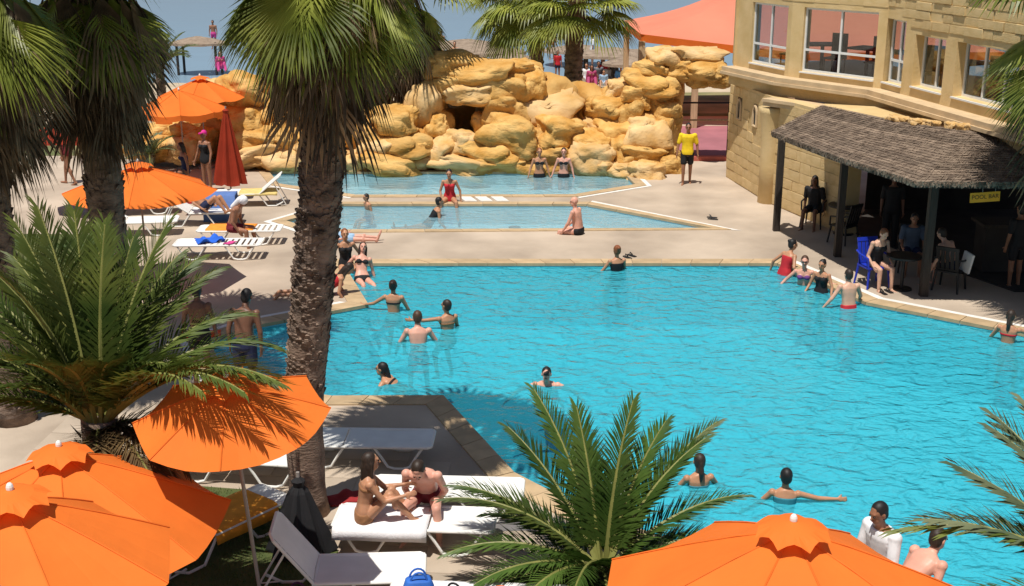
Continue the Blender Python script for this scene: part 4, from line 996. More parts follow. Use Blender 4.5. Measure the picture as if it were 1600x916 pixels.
bag('dark purple bag on the lawn under the front lounger', (-2.35, 11.75, 0.01), 0, (.3, .22, .2), mat('bag_purple', (.12, .04, .12), .8))

def sandals(label, base, rz, m=M_BLACK):
    root = empty('sandal_pair', base, rz); tag(root, label, 'sandals')
    for s, dy in ((-1, 0), (1, .06)):
        b = MB(); b.loft([(Vector((s * .09, dy - .13 + .26 * f, .012)), Vector((.045 * (0.7 + .5 * math.sin(math.pi * min(1, f * .9 + .1))), 0, 0)), Vector((0, 0, .012))) for f in (0, .15, .4, .65, .85, 1)])
        so = b.build('sole', m, root); t = MB(); t.tube([(s * .09 - .045, dy + .03, .02), (s * .09, dy + .06, .075), (s * .09 + .045, dy + .03, .02)], .014, 6); t.build('strap', m, root)
    return root
sandals('black sandals on the deck by the far pool edge', at(G(985, 402)), .6)
sandals('black sandals beside the small pool on the right deck', at(G(1115, 342)), 1.2)
sandals('dark sandals at the feet of the woman on the blue chair', at(G(1385, 458)), .3)

# a small drain in the near paddling pool and a grey deck hatch
b = MB(); b.box((0, 0, .0), (.5, .3, .012)); o = b.build('deck_hatch', mat('hatch_grey', (.16, .15, .15), .6), loc=at(G(797, 822), .008), rot=(0, 0, .05)); tag(o, kind='structure')

# ------------------------------------------------------------------ people
SK = {'fair': (.62, .36, .25), 'pink': (.66, .34, .25), 'tan': (.46, .23, .13), 'brown': (.30, .14, .08), 'shadowed': (.17, .08, .05)}  # darkest tone has the shade painted in, for figures standing out of the sun
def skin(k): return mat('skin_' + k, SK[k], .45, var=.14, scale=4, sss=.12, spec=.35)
HAIR = {'black': (.012, .010, .010), 'dark': (.03, .018, .012), 'brown': (.07, .035, .02), 'red': (.22, .07, .025), 'grey': (.28, .25, .22)}
def hair_m(k): return mat('hair_' + k, HAIR[k], .55, var=.3, scale=30, stretch=(3, 3, .4))
V = Vector
def rx(v, a): return Matrix.Rotation(a, 3, 'X') @ V(v)
# arms and legs are directions in the body's frame: x right, y forward, z up
ARM_DOWN = ((.16, .02, -1), (.06, .18, -1)); LEG_STAND = ((.04, .0, -1), (.02, -.04, -1))
def person(label, loc=None, rz=0, sex='m', sk='tan', hair='dark', style='short', wear=(('trunks', 'navy'),), hz=.92, lean=0, lean2=None, side=0, turn=0, nod=0, yaw=0,
           aR=ARM_DOWN, aL=ARM_DOWN, lR=LEG_STAND, lL=LEG_STAND, size=1.0, voxel=.012, head_at=None, group=None, belly=0, foot=True, cat='person'):
    mb = MB(); lean = R(lean); lean2 = lean if lean2 is None else R(lean2); fem = sex == 'f'
    sh = .165 if fem else .185; hipw = .165 if fem else .155; ws = .118 if fem else .138
    # spine
    pel = V((0, 0, hz)); N_ = 12; sp = [pel.copy()]; ups = []
    for i in range(N_):
        f = i / (N_ - 1); a = lean + (lean2 - lean) * f; u = V((math.sin(R(side)) * f, math.sin(a), math.cos(a))).normalized(); ups.append(u); sp.append(sp[-1] + u * .52 / N_)
    def spine(t):
        if t <= 0: return pel + ups[0] * t
        x = min(t / .52 * N_, N_ - 1e-3); i = int(x); return sp[i].lerp(sp[i + 1], x - i)
    def upv(t): return ups[max(0, min(N_ - 1, int(t / .52 * N_)))]
    def frame(t):
        u = upv(t); tw = R(turn) * max(0, min(1, t / .45)); r = Matrix.Rotation(tw, 3, 'Z') @ V((1, 0, 0)); r = (r - u * r.dot(u)).normalized(); return r, u.cross(r), u
    prof = [(-.12, hipw * .62, .085), (-.06, hipw * .95, .112), (.0, hipw, .112), (.08, hipw * .92, .10 + belly * .5), (.17, ws, .088 + belly), (.25, ws * 1.02, .090 + belly * .7), (.34, .142 if fem else .158, .098), (.42, .148 if fem else .17, .098), (.48, .12 if fem else .14, .075), (.52, .07, .06)]
    def rings(t0, t1, inf, extra=0):
        out = []
        ts = [p[0] for p in prof if t0 < p[0] < t1]; ts = [t0] + ts + [t1]
        for t in ts:
            for a, b in zip(prof[:-1], prof[1:]):
                if a[0] <= t <= b[0]:
                    k = (t - a[0]) / (b[0] - a[0]); w = a[1] + (b[1] - a[1]) * k; d = a[2] + (b[2] - a[2]) * k; break
            r, f, u = frame(t); off = f * (belly * .5 if .05 < t < .3 else 0); out.append((spine(t) + off, r * (w + inf + extra), f * (d + inf + extra)))
        return out
    mb.loft(rings(-.12, .52, 0))
    r, f, u = frame(.5); neck = spine(.52); hu = (Matrix.Rotation(R(nod), 3, r) @ (u * .55 + UP * .45)).normalized()
    hf0 = (f - hu * f.dot(hu)).normalized(); hf = Matrix.Rotation(R(yaw), 3, hu) @ hf0; hr = hf.cross(hu)
    hc = neck + hu * .165 + hf * .02
    mb.caps(spine(.48), hc - hu * .06, .058 if not fem else .05, .052 if not fem else .046)
    mb.ell(hc + hu * .02 - hf * .008, (hr * .076, hf * .094, hu * .098)); mb.ell(hc - hu * .055 + hf * .028, (hr * .056, hf * .062, hu * .062))
    mb.caps(hc + hf * .088 + hu * .012, hc + hf * .108 - hu * .022, .010, .015, 7); mb.caps(hc + hf * .074 + hu * .032 - hr * .03, hc + hf * .074 + hu * .032 + hr * .03, .018, .018, 7)
    for s in (-1, 1): mb.ell(hc + hr * s * .078 - hf * .008 - hu * .005, (hr * .012, hf * .020, hu * .032), 7, 5)
    if fem:
        for s in (-1, 1):
            r_, f_, u_ = frame(.36); mb.ell(spine(.36) + f_ * .085 + r_ * s * .07, (r_ * .062, f_ * .058, u_ * .06), 9, 6)
    # arms
    J = {}
    for s, (ud, fd) in ((1, aR), (-1, aL)):
        r_, f_, u_ = frame(.46); B = Matrix((r_, f_, u_)).transposed()
        def dv(v): v = V(v); v.x *= s; return (B @ v).normalized()
        S = spine(.455) + r_ * s * sh; U = dv(ud); Fd = dv(fd); E = S + U * .28; Wt = E + Fd * .245
        k = .88 if fem else 1
        mb.ell(S - u_ * .005, (r_ * .06 * k, f_ * .06 * k, u_ * .062 * k)); mb.caps(S, E, .052 * k, .040 * k); mb.caps(E, Wt, .042 * k, .027 * k)
        nrm = (-r_ * s * .7 + f_ * .3 - u_ * .1); nrm = (nrm - Fd * nrm.dot(Fd)).normalized(); wd = Fd.cross(nrm).normalized()
        PC = Wt + Fd * .05; mb.ell(PC, (wd * .042, nrm * .016, Fd * .056), 8, 6)
        for q, (o, l) in enumerate(((-.030, .068), (-.010, .078), (.010, .074), (.029, .058))):
            a = Wt + Fd * .088 + wd * o; b = a + (Fd * .9 + nrm * .25).normalized() * l * .55; c = b + (Fd * .7 + nrm * .7).normalized() * l * .5
            mb.caps(a, b, .0095, .009, 6); mb.caps(b, c, .009, .008, 6)
        th = wd * (-1 if wd.dot(f_) < 0 else 1); a = Wt + Fd * .03 + th * .032; b = a + (Fd * .6 + th * .7).normalized() * .04; mb.caps(a, b, .012, .010, 6); mb.caps(b, b + (Fd * .9 + th * .2 + nrm * .3).normalized() * .032, .010, .009, 6)
        J[s] = (S, E, Wt, U, Fd)
    # legs
    LG = {}
    for s, lg in ((1, lR), (-1, lL)):
        td, sd = V(lg[0]), V(lg[1]); td.x *= s; sd.x *= s; td.normalize(); sd.normalize()
        Hp = pel + V((s * .088, 0, -.03)) ; K = Hp + td * .43; A = K + sd * .41; k = .96 if fem else 1
        mb.caps(Hp, K, .088 * k, .056 * k); mb.caps(K, A, .056 * k, .036 * k); mb.ell(K.lerp(A, .30) - (V((0, 1, 0)) - sd * sd.y).normalized() * .014, (V((.05, 0, 0)), V((0, .05, 0)), V((0, 0, .10))), 8, 6)
        fd = V((s * .15, 1, 0)); fd = (fd - sd * fd.dot(sd))
        fd = (V(lg[2]) if len(lg) > 2 else (fd if fd.length > .2 else V((0, 0, 1)))).normalized()
        if foot:
            mb.ell(A + sd * .035 - fd * .02, (V((.034, 0, 0)), fd * .045, sd * .04), 8, 6); mb.caps(A + sd * .035, A + fd * .13 + sd * .055, .036, .026); mb.caps(A + fd * .13 + sd * .055, A + fd * .185 + sd * .062, .032, .020)
        LG[s] = (Hp, K, A)
    headtop = hc + hu * .12
    if head_at is not None:
        M = Matrix.Rotation(R(rz), 3, 'Z'); loc = V(head_at) - M @ (headtop * size)
    def fin(o, vox, it=3):
        md = o.modifiers.new('remesh', 'REMESH'); md.mode = 'VOXEL'; md.voxel_size = vox; md.use_smooth_shade = True
        sm = o.modifiers.new('smooth', 'SMOOTH'); sm.factor = .5; sm.iterations = it; BAKE.append(('obj', o))
    body = mb.build('person', skin(sk), None, True, loc=loc, rot=(0, 0, R(rz))); body.scale = (size,) * 3
    tag(body, label, cat, group); fin(body, voxel, 4 if voxel < .015 else 2)
    # hair
    if style != 'bald':
        h = MB(); hat = style in ('cap', 'scarf')
        h.ell(hc + hu * .032 - hf * .024, (hr * .083, hf * .098, hu * .098), 12, 8)
        if style == 'short': h.ell(hc - hf * .04 - hu * .015, (hr * .079, hf * .07, hu * .085))
        if style == 'long': h.ell(hc - hf * .05 - hu * .03, (hr * .086, hf * .07, hu * .11)); h.caps(hc - hf * .06 - hu * .05, hc - hf * .085 - hu * .24, .075, .055); [h.caps(hc + hr * s * .07 - hf * .01, hc + hr * s * .075 - hf * .02 - hu * .17, .028, .022) for s in (-1, 1)]
        if style == 'bun': h.ell(hc - hf * .04 - hu * .01, (hr * .08, hf * .07, hu * .085)); h.ell(hc - hf * .10 + hu * .07, (hr * .045, hf * .045, hu * .045))
        if style == 'pony': h.ell(hc - hf * .04 - hu * .01, (hr * .08, hf * .07, hu * .085)); h.caps(hc - hf * .10 + hu * .01, hc - hf * .13 - hu * .12, .035, .04); h.caps(hc - hf * .13 - hu * .12, hc - hf * .12 - hu * .24, .04, .018)
        if style == 'cap': h.caps(hc + hf * .09 + hu * .055 - hr * .03, hc + hf * .13 + hu * .045 + hr * .02, .03, .03)
        ho = h.build('cap' if hat else 'hair', hair_m(hair) if hair in HAIR else cmat('cloth_' + hair, CL[hair]), body, True); fin(ho, .013, 2)
    if voxel < .016:
        for s in (-1, 1):
            e = MB(); e.ell(hc + hf * .086 + hr * s * .031 + hu * .012, (hr * .014, hf * .010, hu * .008), 7, 5); e.build('eye', M_EYE, body, True)
        e = MB(); e.ell(hc + hf * .088 - hu * .052, (hr * .024, hf * .008, hu * .007), 8, 5); e.build('mouth', M_LIP, body, True)
    for w, c in wear:
        g = MB(); m = cmat('cloth_' + c, CL[c])
        if w in ('trunks', 'shorts'):
            g.loft(rings(-.11, .10, .012)); e_ = .62 if w == 'shorts' else .42
            for s in (-1, 1): Hp, K, A = LG[s]; g.caps(Hp, Hp.lerp(K, e_), .102, .084 if w == 'trunks' else .090)
        elif w == 'briefs':
            g.loft(rings(-.12, .045, .010)); [g.caps(LG[s][0], LG[s][0].lerp(LG[s][1], .10), .095, .088) for s in (-1, 1)]
        elif w == 'bikini_top':
            g.loft(rings(.33, .375, .007)); r_, f_, u_ = frame(.36); [g.ell(spine(.36) + f_ * .088 + r_ * s * .07, (r_ * .066, f_ * .062, u_ * .058), 9, 6) for s in (-1, 1)]
            [g.caps(spine(.37) + r_ * s * .07 + f_ * .13, spine(.53) + r_ * s * .045, .008, .008, 6) for s in (-1, 1)]
        elif w == 'swimsuit':
            g.loft(rings(-.12, .42, .009)); r_, f_, u_ = frame(.36); [g.ell(spine(.36) + f_ * .088 + r_ * s * .07, (r_ * .068, f_ * .063, u_ * .064), 9, 6) for s in (-1, 1)]
            [g.caps(spine(.40) + r_ * s * .08 + f_ * .10, spine(.50) + r_ * s * .07, .014, .012, 6) for s in (-1, 1)]
        elif w in ('tshirt', 'longshirt'):
            g.loft(rings(-.07, .50, .020))
            for s in (-1, 1):
                S, E, Wt, U, Fd = J[s]; g.ell(S, (V((.075, 0, 0)), V((0, .075, 0)), V((0, 0, .075)))); g.caps(S, S.lerp(E, .72 if w == 'tshirt' else 1), .070, .064)
                if w == 'longshirt': g.caps(E, E.lerp(Wt, .9), .058, .045)
        elif w == 'trousers':
            g.loft(rings(-.12, .10, .014)); [(g.caps(LG[s][0], LG[s][1], .105, .085), g.caps(LG[s][1], LG[s][2], .082, .068)) for s in (-1, 1)]
        elif w == 'towel_head':
            g.ell(hc + hu * .035 - hf * .01, (hr * .10, hf * .12, hu * .115)); g.caps(hc - hf * .08, spine(.44) - frame(.44)[1] * .11, .07, .06)
        elif w == 'glasses':
            g.caps(hc + hf * .098 + hu * .012 - hr * .045, hc + hf * .098 + hu * .012 + hr * .045, .013, .013, 6)
        go = g.build({'bikini_top': 'bikini_top', 'towel_head': 'head_towel', 'glasses': 'sunglasses', 'tshirt': 'shirt', 'longshirt': 'shirt'}.get(w, w), m, body, True); fin(go, .012 if voxel < .016 else .02, 2)
    return body
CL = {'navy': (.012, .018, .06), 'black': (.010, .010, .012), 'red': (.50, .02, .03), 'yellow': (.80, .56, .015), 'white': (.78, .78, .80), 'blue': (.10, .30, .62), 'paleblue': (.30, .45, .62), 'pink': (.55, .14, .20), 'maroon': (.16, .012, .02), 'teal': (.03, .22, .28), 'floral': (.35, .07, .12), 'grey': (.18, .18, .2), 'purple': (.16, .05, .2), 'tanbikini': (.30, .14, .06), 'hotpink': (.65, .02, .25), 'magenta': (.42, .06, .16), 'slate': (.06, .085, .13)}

SWIM = 'swimmers in the main pool'; KID = 'bathers in the paddling pools'
def in_water(label, x, ytop, ywl, **k):
    g = G(x, ywl, WZ); return person(label, head_at=D(x, ytop, g.y), group=k.pop('group', SWIM), **k)
BENT = ((.10, .75, -.7), (.05, -.35, -.9))
in_water('woman with dark hair bun seen from behind stretching one arm to the pool corner', 614, 437, 486, rz=-8, sex='f', sk='tan', style='bun', wear=(('bikini_top', 'black'), ('briefs', 'black')), aL=((.85, .1, -.55), (.95, .25, -.25)), aR=((.35, .3, -.9), (.2, .6, -.6)), yaw=4, lR=BENT, lL=BENT)
in_water('man with brown hair and broad bare back standing in the pool', 652, 485, 531, rz=6, sk='pink', hair='brown', lean=8, lean2=14, aR=((.5, .35, -.8), (.1, .8, -.6)), aL=((.5, .3, -.8), (.2, .8, -.6)), nod=-4, lR=BENT, lL=BENT, size=1.06)
in_water('dark haired woman reaching left towards the broad backed man', 697, 468, 512, rz=28, sex='f', sk='tan', style='short', wear=(('bikini_top', 'tanbikini'), ('briefs', 'tanbikini')), aL=((.9, .55, -.15), (.8, .75, -.05)), aR=((.3, .3, -.9), (.1, .7, -.7)), yaw=25, lR=BENT, lL=BENT)
in_water('woman with wet ponytail swimming left near the shaded deck', 596, 566, 594, rz=72, sex='f', sk='tan', hair='black', style='pony', wear=(('bikini_top', 'black'), ('briefs', 'black')), lean=64, lean2=60, nod=34, aR=((.6, .6, -.2), (.7, .5, .1)), aL=((.8, .5, -.1), (.7, .7, .05)), lR=((.1, -.8, -.5), (.05, -.9, -.3)), lL=((.1, -.9, -.4), (.05, -.9, -.2)))
in_water('swimmer in dark cap and sunglasses facing the camera', 854, 574, 602, rz=176, sk='pink', hair='black', style='cap', wear=(('trunks', 'navy'), ('glasses', 'black')), lean=60, lean2=50, nod=34, aR=((.85, .25, -.18), (.7, .7, .02)), aL=((.85, .25, -.18), (.7, .7, .02)), lR=((.1, -.8, -.6), (.05, -.9, -.3)), lL=((.1, -.8, -.6), (.05, -.9, -.3)))
in_water('woman with tied dark hair seen from behind right of the feather palm', 1093, 708, 757, rz=8, sex='f', sk='tan', style='pony', wear=(('bikini_top', 'teal'), ('briefs', 'teal')), aR=((.55, .4, -.75), (.5, .7, -.4)), aL=((.45, .4, -.8), (.3, .7, -.5)), lR=BENT, lL=BENT)
in_water('dark haired bather in patterned swimsuit stretching one arm right', 1229, 731, 782, rz=-10, sex='f', sk='tan', hair='black', style='short', wear=(('swimsuit', 'teal'),), aR=((.9, .2, -.25), (.95, .2, -.05)), aL=((.6, .2, -.75), (.6, .4, -.6)), yaw=12, lR=BENT, lL=BENT)
in_water('red haired woman in dark swimsuit at the far pool edge', 964, 383, 422, rz=20, sex='f', sk='tan', hair='red', style='bun', wear=(('swimsuit', 'black'),), aL=((.5, .3, -.8), (.6, .5, -.5)), aR=((.3, .5, -.8), (.1, .8, -.5)), lR=BENT, lL=BENT)
in_water('woman with dark ponytail near the right picture edge', 1581, 484, 534, rz=-35, sex='f', sk='tan', style='pony', wear=(('bikini_top', 'red'), ('briefs', 'red')), aR=((.6, .6, -.3), (.2, .9, .5)), aL=((.5, .3, -.8), (.3, .7, -.5)), lR=BENT, lL=BENT)
SIT = 'bathers along the right pool edge'
in_water('dark haired woman in red swimsuit leaning at the right pool edge', 1241, 374, 426, rz=-60, sex='f', sk='tan', hair='black', style='bun', wear=(('swimsuit', 'red'),), lean=10, lean2=22, aR=((.5, -.2, -.8), (.2, .6, -.7)), aL=((.5, -.3, -.8), (.3, .3, -.9)), lR=((.1, .9, -.3), (.05, .3, -.9)), lL=((.1, .9, -.3), (.05, .3, -.9)), group=SIT, yaw=-15)
in_water('fair bather with sunglasses between two women at the right pool edge', 1258, 400, 446, rz=165, sex='f', sk='pink', hair='brown', style='short', wear=(('bikini_top', 'purple'), ('briefs', 'purple'), ('glasses', 'black')), lean=4, aR=((.7, .1, -.7), (.6, .5, -.6)), aL=((.8, .0, -.5), (.8, .3, -.2)), lR=BENT, lL=BENT, group=SIT)
in_water('small woman in black swimsuit facing left at the right pool edge', 1285, 406, 456, rz=140, sex='f', sk='tan', hair='black', style='bun', wear=(('swimsuit', 'black'),), lean=-4, lean2=6, aR=((.3, .3, -.9), (.1, .8, -.6)), aL=((.4, .2, -.9), (.2, .6, -.7)), lR=BENT, lL=BENT, group=SIT, size=.92)
in_water('man seen from behind leaning towards the right pool edge', 1326, 420, 478, rz=14, sk='fair', hair='dark', wear=(('trunks', 'red'),), lean=6, lean2=10, aR=((.5, .4, -.8), (.3, .8, -.4)), aL=((.6, .1, -.8), (.5, .4, -.7)), lR=LEG_STAND, lL=LEG_STAND, group=SIT)
# two women on the pool corner steps beside the palm trunk
person('woman in black bikini reclining on the left pool corner', loc=G(566, 437, -.06) - V((0, 0, .12)), rz=195, sex='f', sk='pink', hair='dark', style='long', wear=(('bikini_top', 'black'), ('briefs', 'black')), hz=.14, lean=-38, lean2=-24, side=-14, nod=12, aR=((.5, -.5, -.7), (.3, -.3, -.9)), aL=((.4, -.5, -.8), (.4, -.2, -.9)), lR=((-.1, .95, .05), (0, .9, -.5)), lL=((.2, .95, .0), (.1, .9, -.45)), group='women on the left pool corner')
person('woman in dark swimsuit sitting on the left pool corner', loc=G(541, 422, -.02), rz=200, sex='f', sk='tan', hair='red', style='short', wear=(('swimsuit', 'black'),), hz=.12, lean=-6, lean2=10, nod=14, aR=((.5, -.2, -.8), (.3, .3, -.9)), aL=((.5, -.1, -.8), (.2, .5, -.8)), lR=((.2, .9, -.05), (.1, .5, -.9)), lL=((.2, .9, -.05), (.1, .5, -.9)), group='women on the left pool corner')
person('sunbather in pale blue shorts lying on the deck behind the palm trunk', loc=G(532, 378), rz=-90, sk='pink', hair='brown', wear=(('shorts', 'paleblue'),), hz=.12, lean=-84, lean2=-80, nod=6, aR=((.3, 0, -1), (.1, .2, -1)), aL=((.3, 0, -1), (.1, .2, -1)), lR=((.06, 1, .0), (.0, 1, -.04), (0, .3, 1)), lL=((.06, 1, .02), (.0, 1, -.05), (0, .3, 1)))
person('bather lying behind the palm trunk with arm on the coping', loc=G(505, 462) , rz=-80, sex='f', sk='tan', hair='dark', style='long', wear=(('swimsuit', 'red'),), hz=.12, lean=60, lean2=50, nod=-10, aR=((.2, .6, -.8), (.0, 1, -.2)), aL=((.2, .7, -.7), (.0, 1, -.1)), lR=((.08, -1, -.0), (.0, -1, .0), (0, -.5, -.6)), lL=((.08, -1, .0), (.0, -1, .0), (0, -.5, -.6)))
# paddling pools
in_water('young bather up to the shoulders in the near paddling pool', 571, 303, 328, rz=120, sk='tan', hair='dark', lean=10, nod=0, lR=((.1, 1, -.2), (.1, .4, -.9)), lL=((.1, 1, -.2), (.1, .4, -.9)), group=KID, size=.8)
kf = (('swimsuit', 'red'),)
person('woman in red and black swimsuit sitting on the edge between the paddling pools', loc=G(703, 315), rz=178, sex='f', sk='tan', hair='black', style='bun', wear=kf, hz=.11, lean=4, lean2=14, aR=((.3, .2, -.9), (-.2, .7, -.6)), aL=((.4, .1, -.9), (.1, .4, -.9)), lR=((.25, .9, -.05), (.1, .2, -1)), lL=((.25, .9, -.05), (.1, .2, -1)), group=KID)
in_water('dark haired child floating at the feet of the woman in red', 687, 308, 338, rz=-75, sex='f', sk='tan', hair='black', style='short', wear=(('swimsuit', 'black'),), lean=42, lean2=30, nod=15, aR=((.2, .5, -.8), (.1, .9, -.3)), aL=((.3, .5, -.8), (.1, .9, -.3)), lR=((.06, -1, -.10), (.0, -1, .05)), lL=((.1, -1, -.14), (.1, -1, .0)), group=KID)
person('balding man in black trunks sitting on the edge of the near paddling pool', loc=G(904, 366), rz=62, sk='pink', hair='grey', style='bald', wear=(('briefs', 'black'),), hz=.115, lean=6, lean2=16, nod=6, yaw=25, belly=.03, aR=((.2, .6, -.7), (-.1, .8, -.5)), aL=((.25, .5, -.8), (.0, .7, -.6)), lR=((.2, .92, -.08), (.1, .25, -.95)), lL=((.2, .92, -.08), (.1, .25, -.95)))
for x, hh, lab, c in ((843, 'red', 'fair haired woman in black bikini standing left in the far paddling pool', 'black'), (881, 'black', 'dark haired woman in black bikini top standing right in the far paddling pool', 'black')):
    in_water(lab, x, 231, 277, rz=180 + (8 if x < 860 else -6), sex='f', sk='pink' if x > 860 else 'tan', hair=hh, style='bun', wear=(('bikini_top', c), ('briefs', c)), aR=((.35, .1, -.9), (.3, .3, -.9)), aL=((.3, .0, -.9), (.2, .2, -.9)), group=KID)
person('man in yellow shirt and dark shorts walking below the rock arch', loc=G(1072, 288), rz=172, sk='brown', hair='black', wear=(('tshirt', 'yellow'), ('shorts', 'black')), aR=((.28, .1, -1), (.1, .3, -1)), aL=((.28, -.1, -1), (.1, .2, -1)), lR=((.02, .18, -1), (.0, -.05, -1)), lL=((.02, -.14, -1), (.0, -.35, -1)), size=1.02)
# the couple on the lounger
lz = .375
person('long haired woman in bikini sitting on the lounger holding her partner by the hand', loc=(LC.x - .60, LC.y - .10, lz - .03), rz=-80, sex='f', sk='tan', hair='dark', style='long', wear=(('briefs', 'tanbikini'), ('bikini_top', 'tanbikini')), hz=.115, lean=4, lean2=16, nod=10, yaw=10, aR=((.05, .75, -.6), (-.05, .85, .42)), aL=((.05, .8, -.5), (-.1, .9, .35)), lR=((.04, .62, .60), (.0, .62, -.78), (0, .95, -.25)), lL=((.06, .70, .52), (.02, .58, -.80), (0, .95, -.25)), voxel=.009, size=.98)
person('man leaning forward on the lounger looking down at his hands', loc=(LC.x + .12, LC.y + .42, 0), rz=172, sk='pink', hair='dark', style='short', wear=(('trunks', 'maroon'),), hz=.47, lean=26, lean2=56, nod=-14, aR=((.18, .42, -.88), (-.45, .75, -.25)), aL=((.22, .42, -.88), (-.5, .75, -.2)), lR=((.22, .97, .04), (.02, -.02, -1)), lL=((.24, .97, .04), (.06, -.06, -1)), voxel=.009, size=1.04, belly=.01)
# left side
person('man with white head towel sitting on the second slatted lounger', loc=G(366, 386) + V((-.05, .15, 0)), rz=-100, sk='brown', hair='grey', style='bald', wear=(('trunks', 'maroon'), ('towel_head', 'white')), hz=.45, lean=8, lean2=34, nod=-16, aR=((.2, .4, -.9), (-.1, .8, -.4)), aL=((.3, .3, -.9), (-.1, .8, -.5)), lR=((.25, .95, -.05), (.1, .12, -1)), lL=((.25, .95, -.05), (.1, .1, -1)))
person('sunbather with raised knees on the lounger beyond the seated man', loc=(-7.55, 29.2, .40), rz=-95, sk='tan', hair='dark', wear=(('trunks', 'navy'),), hz=.10, lean=-48, lean2=-40, aR=((.4, 0, -.9), (.1, .3, -.9)), aL=((.4, 0, -.9), (.1, .3, -.9)), lR=((.1, .7, .65), (.0, .55, -.8)), lL=((.1, .8, .55), (.0, .5, -.8)))
person('dark shaded man in black trunks with arm hanging by the left palm', loc=G(318, 603), rz=-5, sk='shadowed', hair='black', wear=(('trunks', 'black'),), aR=((.25, .0, -1), (.05, .1, -1)), aL=((.2, .05, -1), (.1, .2, -1)), size=1.0, nod=-8)
person('dark shaded man in navy shorts at the left pool corner', loc=G(388, 628), rz=-12, sk='shadowed', hair='black', wear=(('shorts', 'navy'),), lean=4, lean2=16, nod=-20, belly=.02, aR=((.22, .1, -1), (.0, .3, -1)), aL=((.22, .1, -1), (.0, .3, -1)), size=1.06)
person('woman in hot pink cap standing under the far orange parasol', loc=G(325, 300) , rz=150, sex='f', sk='brown', hair='hotpink', style='cap', wear=(('swimsuit', 'black'),), aR=((.3, .1, -1), (.1, .4, -.9)), aL=((.3, .1, -1), (.1, .4, -.9)))
person('bather sitting in the shade beside the far parasol pole', loc=G(292, 290), rz=120, sex='f', sk='brown', hair='black', style='long', wear=(('swimsuit', 'navy'),), hz=.45, lR=((.2, .95, -.05), (.1, .1, -1)), lL=((.2, .95, -.05), (.1, .1, -1)), lean2=12)
person('shaded walker between the two left palm trunks', loc=G(108, 288), rz=75, sex='f', sk='brown', hair='dark', style='long', wear=(('swimsuit', 'maroon'),), lean=8, lean2=18, lR=((.02, .3, -1), (0, .1, -1)), lL=((.02, -.25, -1), (0, -.45, -1)))
# waiter and guest at the lower right
wl = V((3.76, 11.0, 0))
person('waiter in white shirt with dark hair beside the bottom right parasol', loc=wl, rz=118, sk='brown', hair='black', wear=(('longshirt', 'white'), ('trousers', 'black')), lean=4, lean2=10, nod=-10, aR=((.15, .3, -.95), (-.1, .8, -.5)), aL=((.15, .35, -.9), (-.1, .8, -.4)), size=.98)
person('shirtless guest bending over behind the waiter', loc=V((3.84, 10.6, 0)), rz=-62, sk='pink', hair='dark', wear=(('trunks', 'floral'),), lean=38, lean2=62, nod=20, aR=((.1, .6, -.8), (0, .7, -.6)), aL=((.1, .6, -.8), (0, .7, -.6)), lR=((.06, .3, -1), (.0, -.2, -1)), lL=((.06, .2, -1), (.0, -.15, -1)), size=.96)

# ------------------------------------------------------------------ bar guests and furniture
def arm_chair(label, base, rz, m):
    root = empty('plastic_armchair', base, rz); tag(root, label, 'chair'); b = MB(); b.box((0, 0, .42), (.48, .46, .035)); b.build('seat', m, root)
    b = MB(); M = Matrix.Rotation(R(14), 3, 'X')
    for k in range(5):
        x = -.19 + .095 * k; b.box(V((x, -.25, .68)), (.07, .02, .46), M)
    b.box(V((0, -.305, .92)), (.46, .03, .08), M); b.box(V((0, -.20, .47)), (.46, .03, .05), M); b.build('backrest', m, root)
    for sx in (-1, 1):
        for sy in (-1, 1): l = MB(); l.tube([(sx * .22, sy * .2, .41), (sx * .26, sy * .25, 0)], [.028, .02], 6); l.build('leg', m, root)
        a = MB(); a.tube([(sx * .25, .22, .42), (sx * .27, .20, .64), (sx * .27, -.1, .67), (sx * .24, -.28, .70)], .022, 6); a.build('armrest', m, root)
    return root
def stool_table(label, base, m, h=.72, r=.35):
    root = empty('round_table', base); tag(root, label, 'table'); b = MB(); b.tube([(0, 0, h - .04), (0, 0, h)], r, 20); b.build('top', m, root)
    b = MB(); b.tube([(0, 0, .02), (0, 0, h - .04)], .035, 8); b.build('leg', m, root); b = MB(); b.tube([(0, 0, 0), (0, 0, .03)], r * .6, 14); b.build('base', m, root)
    return root
SITC = dict(hz=.50, lR=((.12, .97, -.05), (.02, .05, -1)), lL=((.12, .97, -.05), (.02, .02, -1)))
cw = G(1362, 446); arm_chair('bright blue plastic armchair at the canopy edge', cw, R(196), M_BLUE)
person('woman in black swimsuit on the blue chair holding a cup', loc=cw + V((.03, .02, 0)), rz=196, sex='f', sk='fair', hair='red', style='short', wear=(('swimsuit', 'black'),), lean=10, lean2=24, nod=-12, aR=((.25, .25, -.9), (-.1, .85, -.35)), aL=((.25, .35, -.85), (-.2, .9, -.2)), **SITC)
stool_table('black round table beside the blue chair', G(1408, 452), M_BLACK)
cm = G(1478, 456); arm_chair('black armchair with its back to the camera behind the front post', cm + V((.1, .15, 0)), R(-38), M_BLACK)
person('bare backed man on the black armchair beside the canopy post', loc=cm + V((.1, .15, 0)), rz=38, sk='fair', hair='dark', wear=(('trunks', 'navy'),), lean=14, lean2=30, nod=-10, aR=((.3, .2, -.9), (-.05, .6, -.8)), aL=((.3, .4, -.85), (-.1, .8, -.5)), **SITC)
b = MB(); b.box((0, 0, 0), (.05, .28, .4)); o = b.build('menu_card', M_WHITE, loc=cm + V((.36, .0, .62)), rot=(R(8), R(6), .3)); tag(o, 'white towel card hanging on the black armchair arm', 'card')
c1 = G(1276, 352) + V((-.12, -.12, 0)); arm_chair('black chair by the pale wall under the canopy', c1, R(150), M_BLACK)
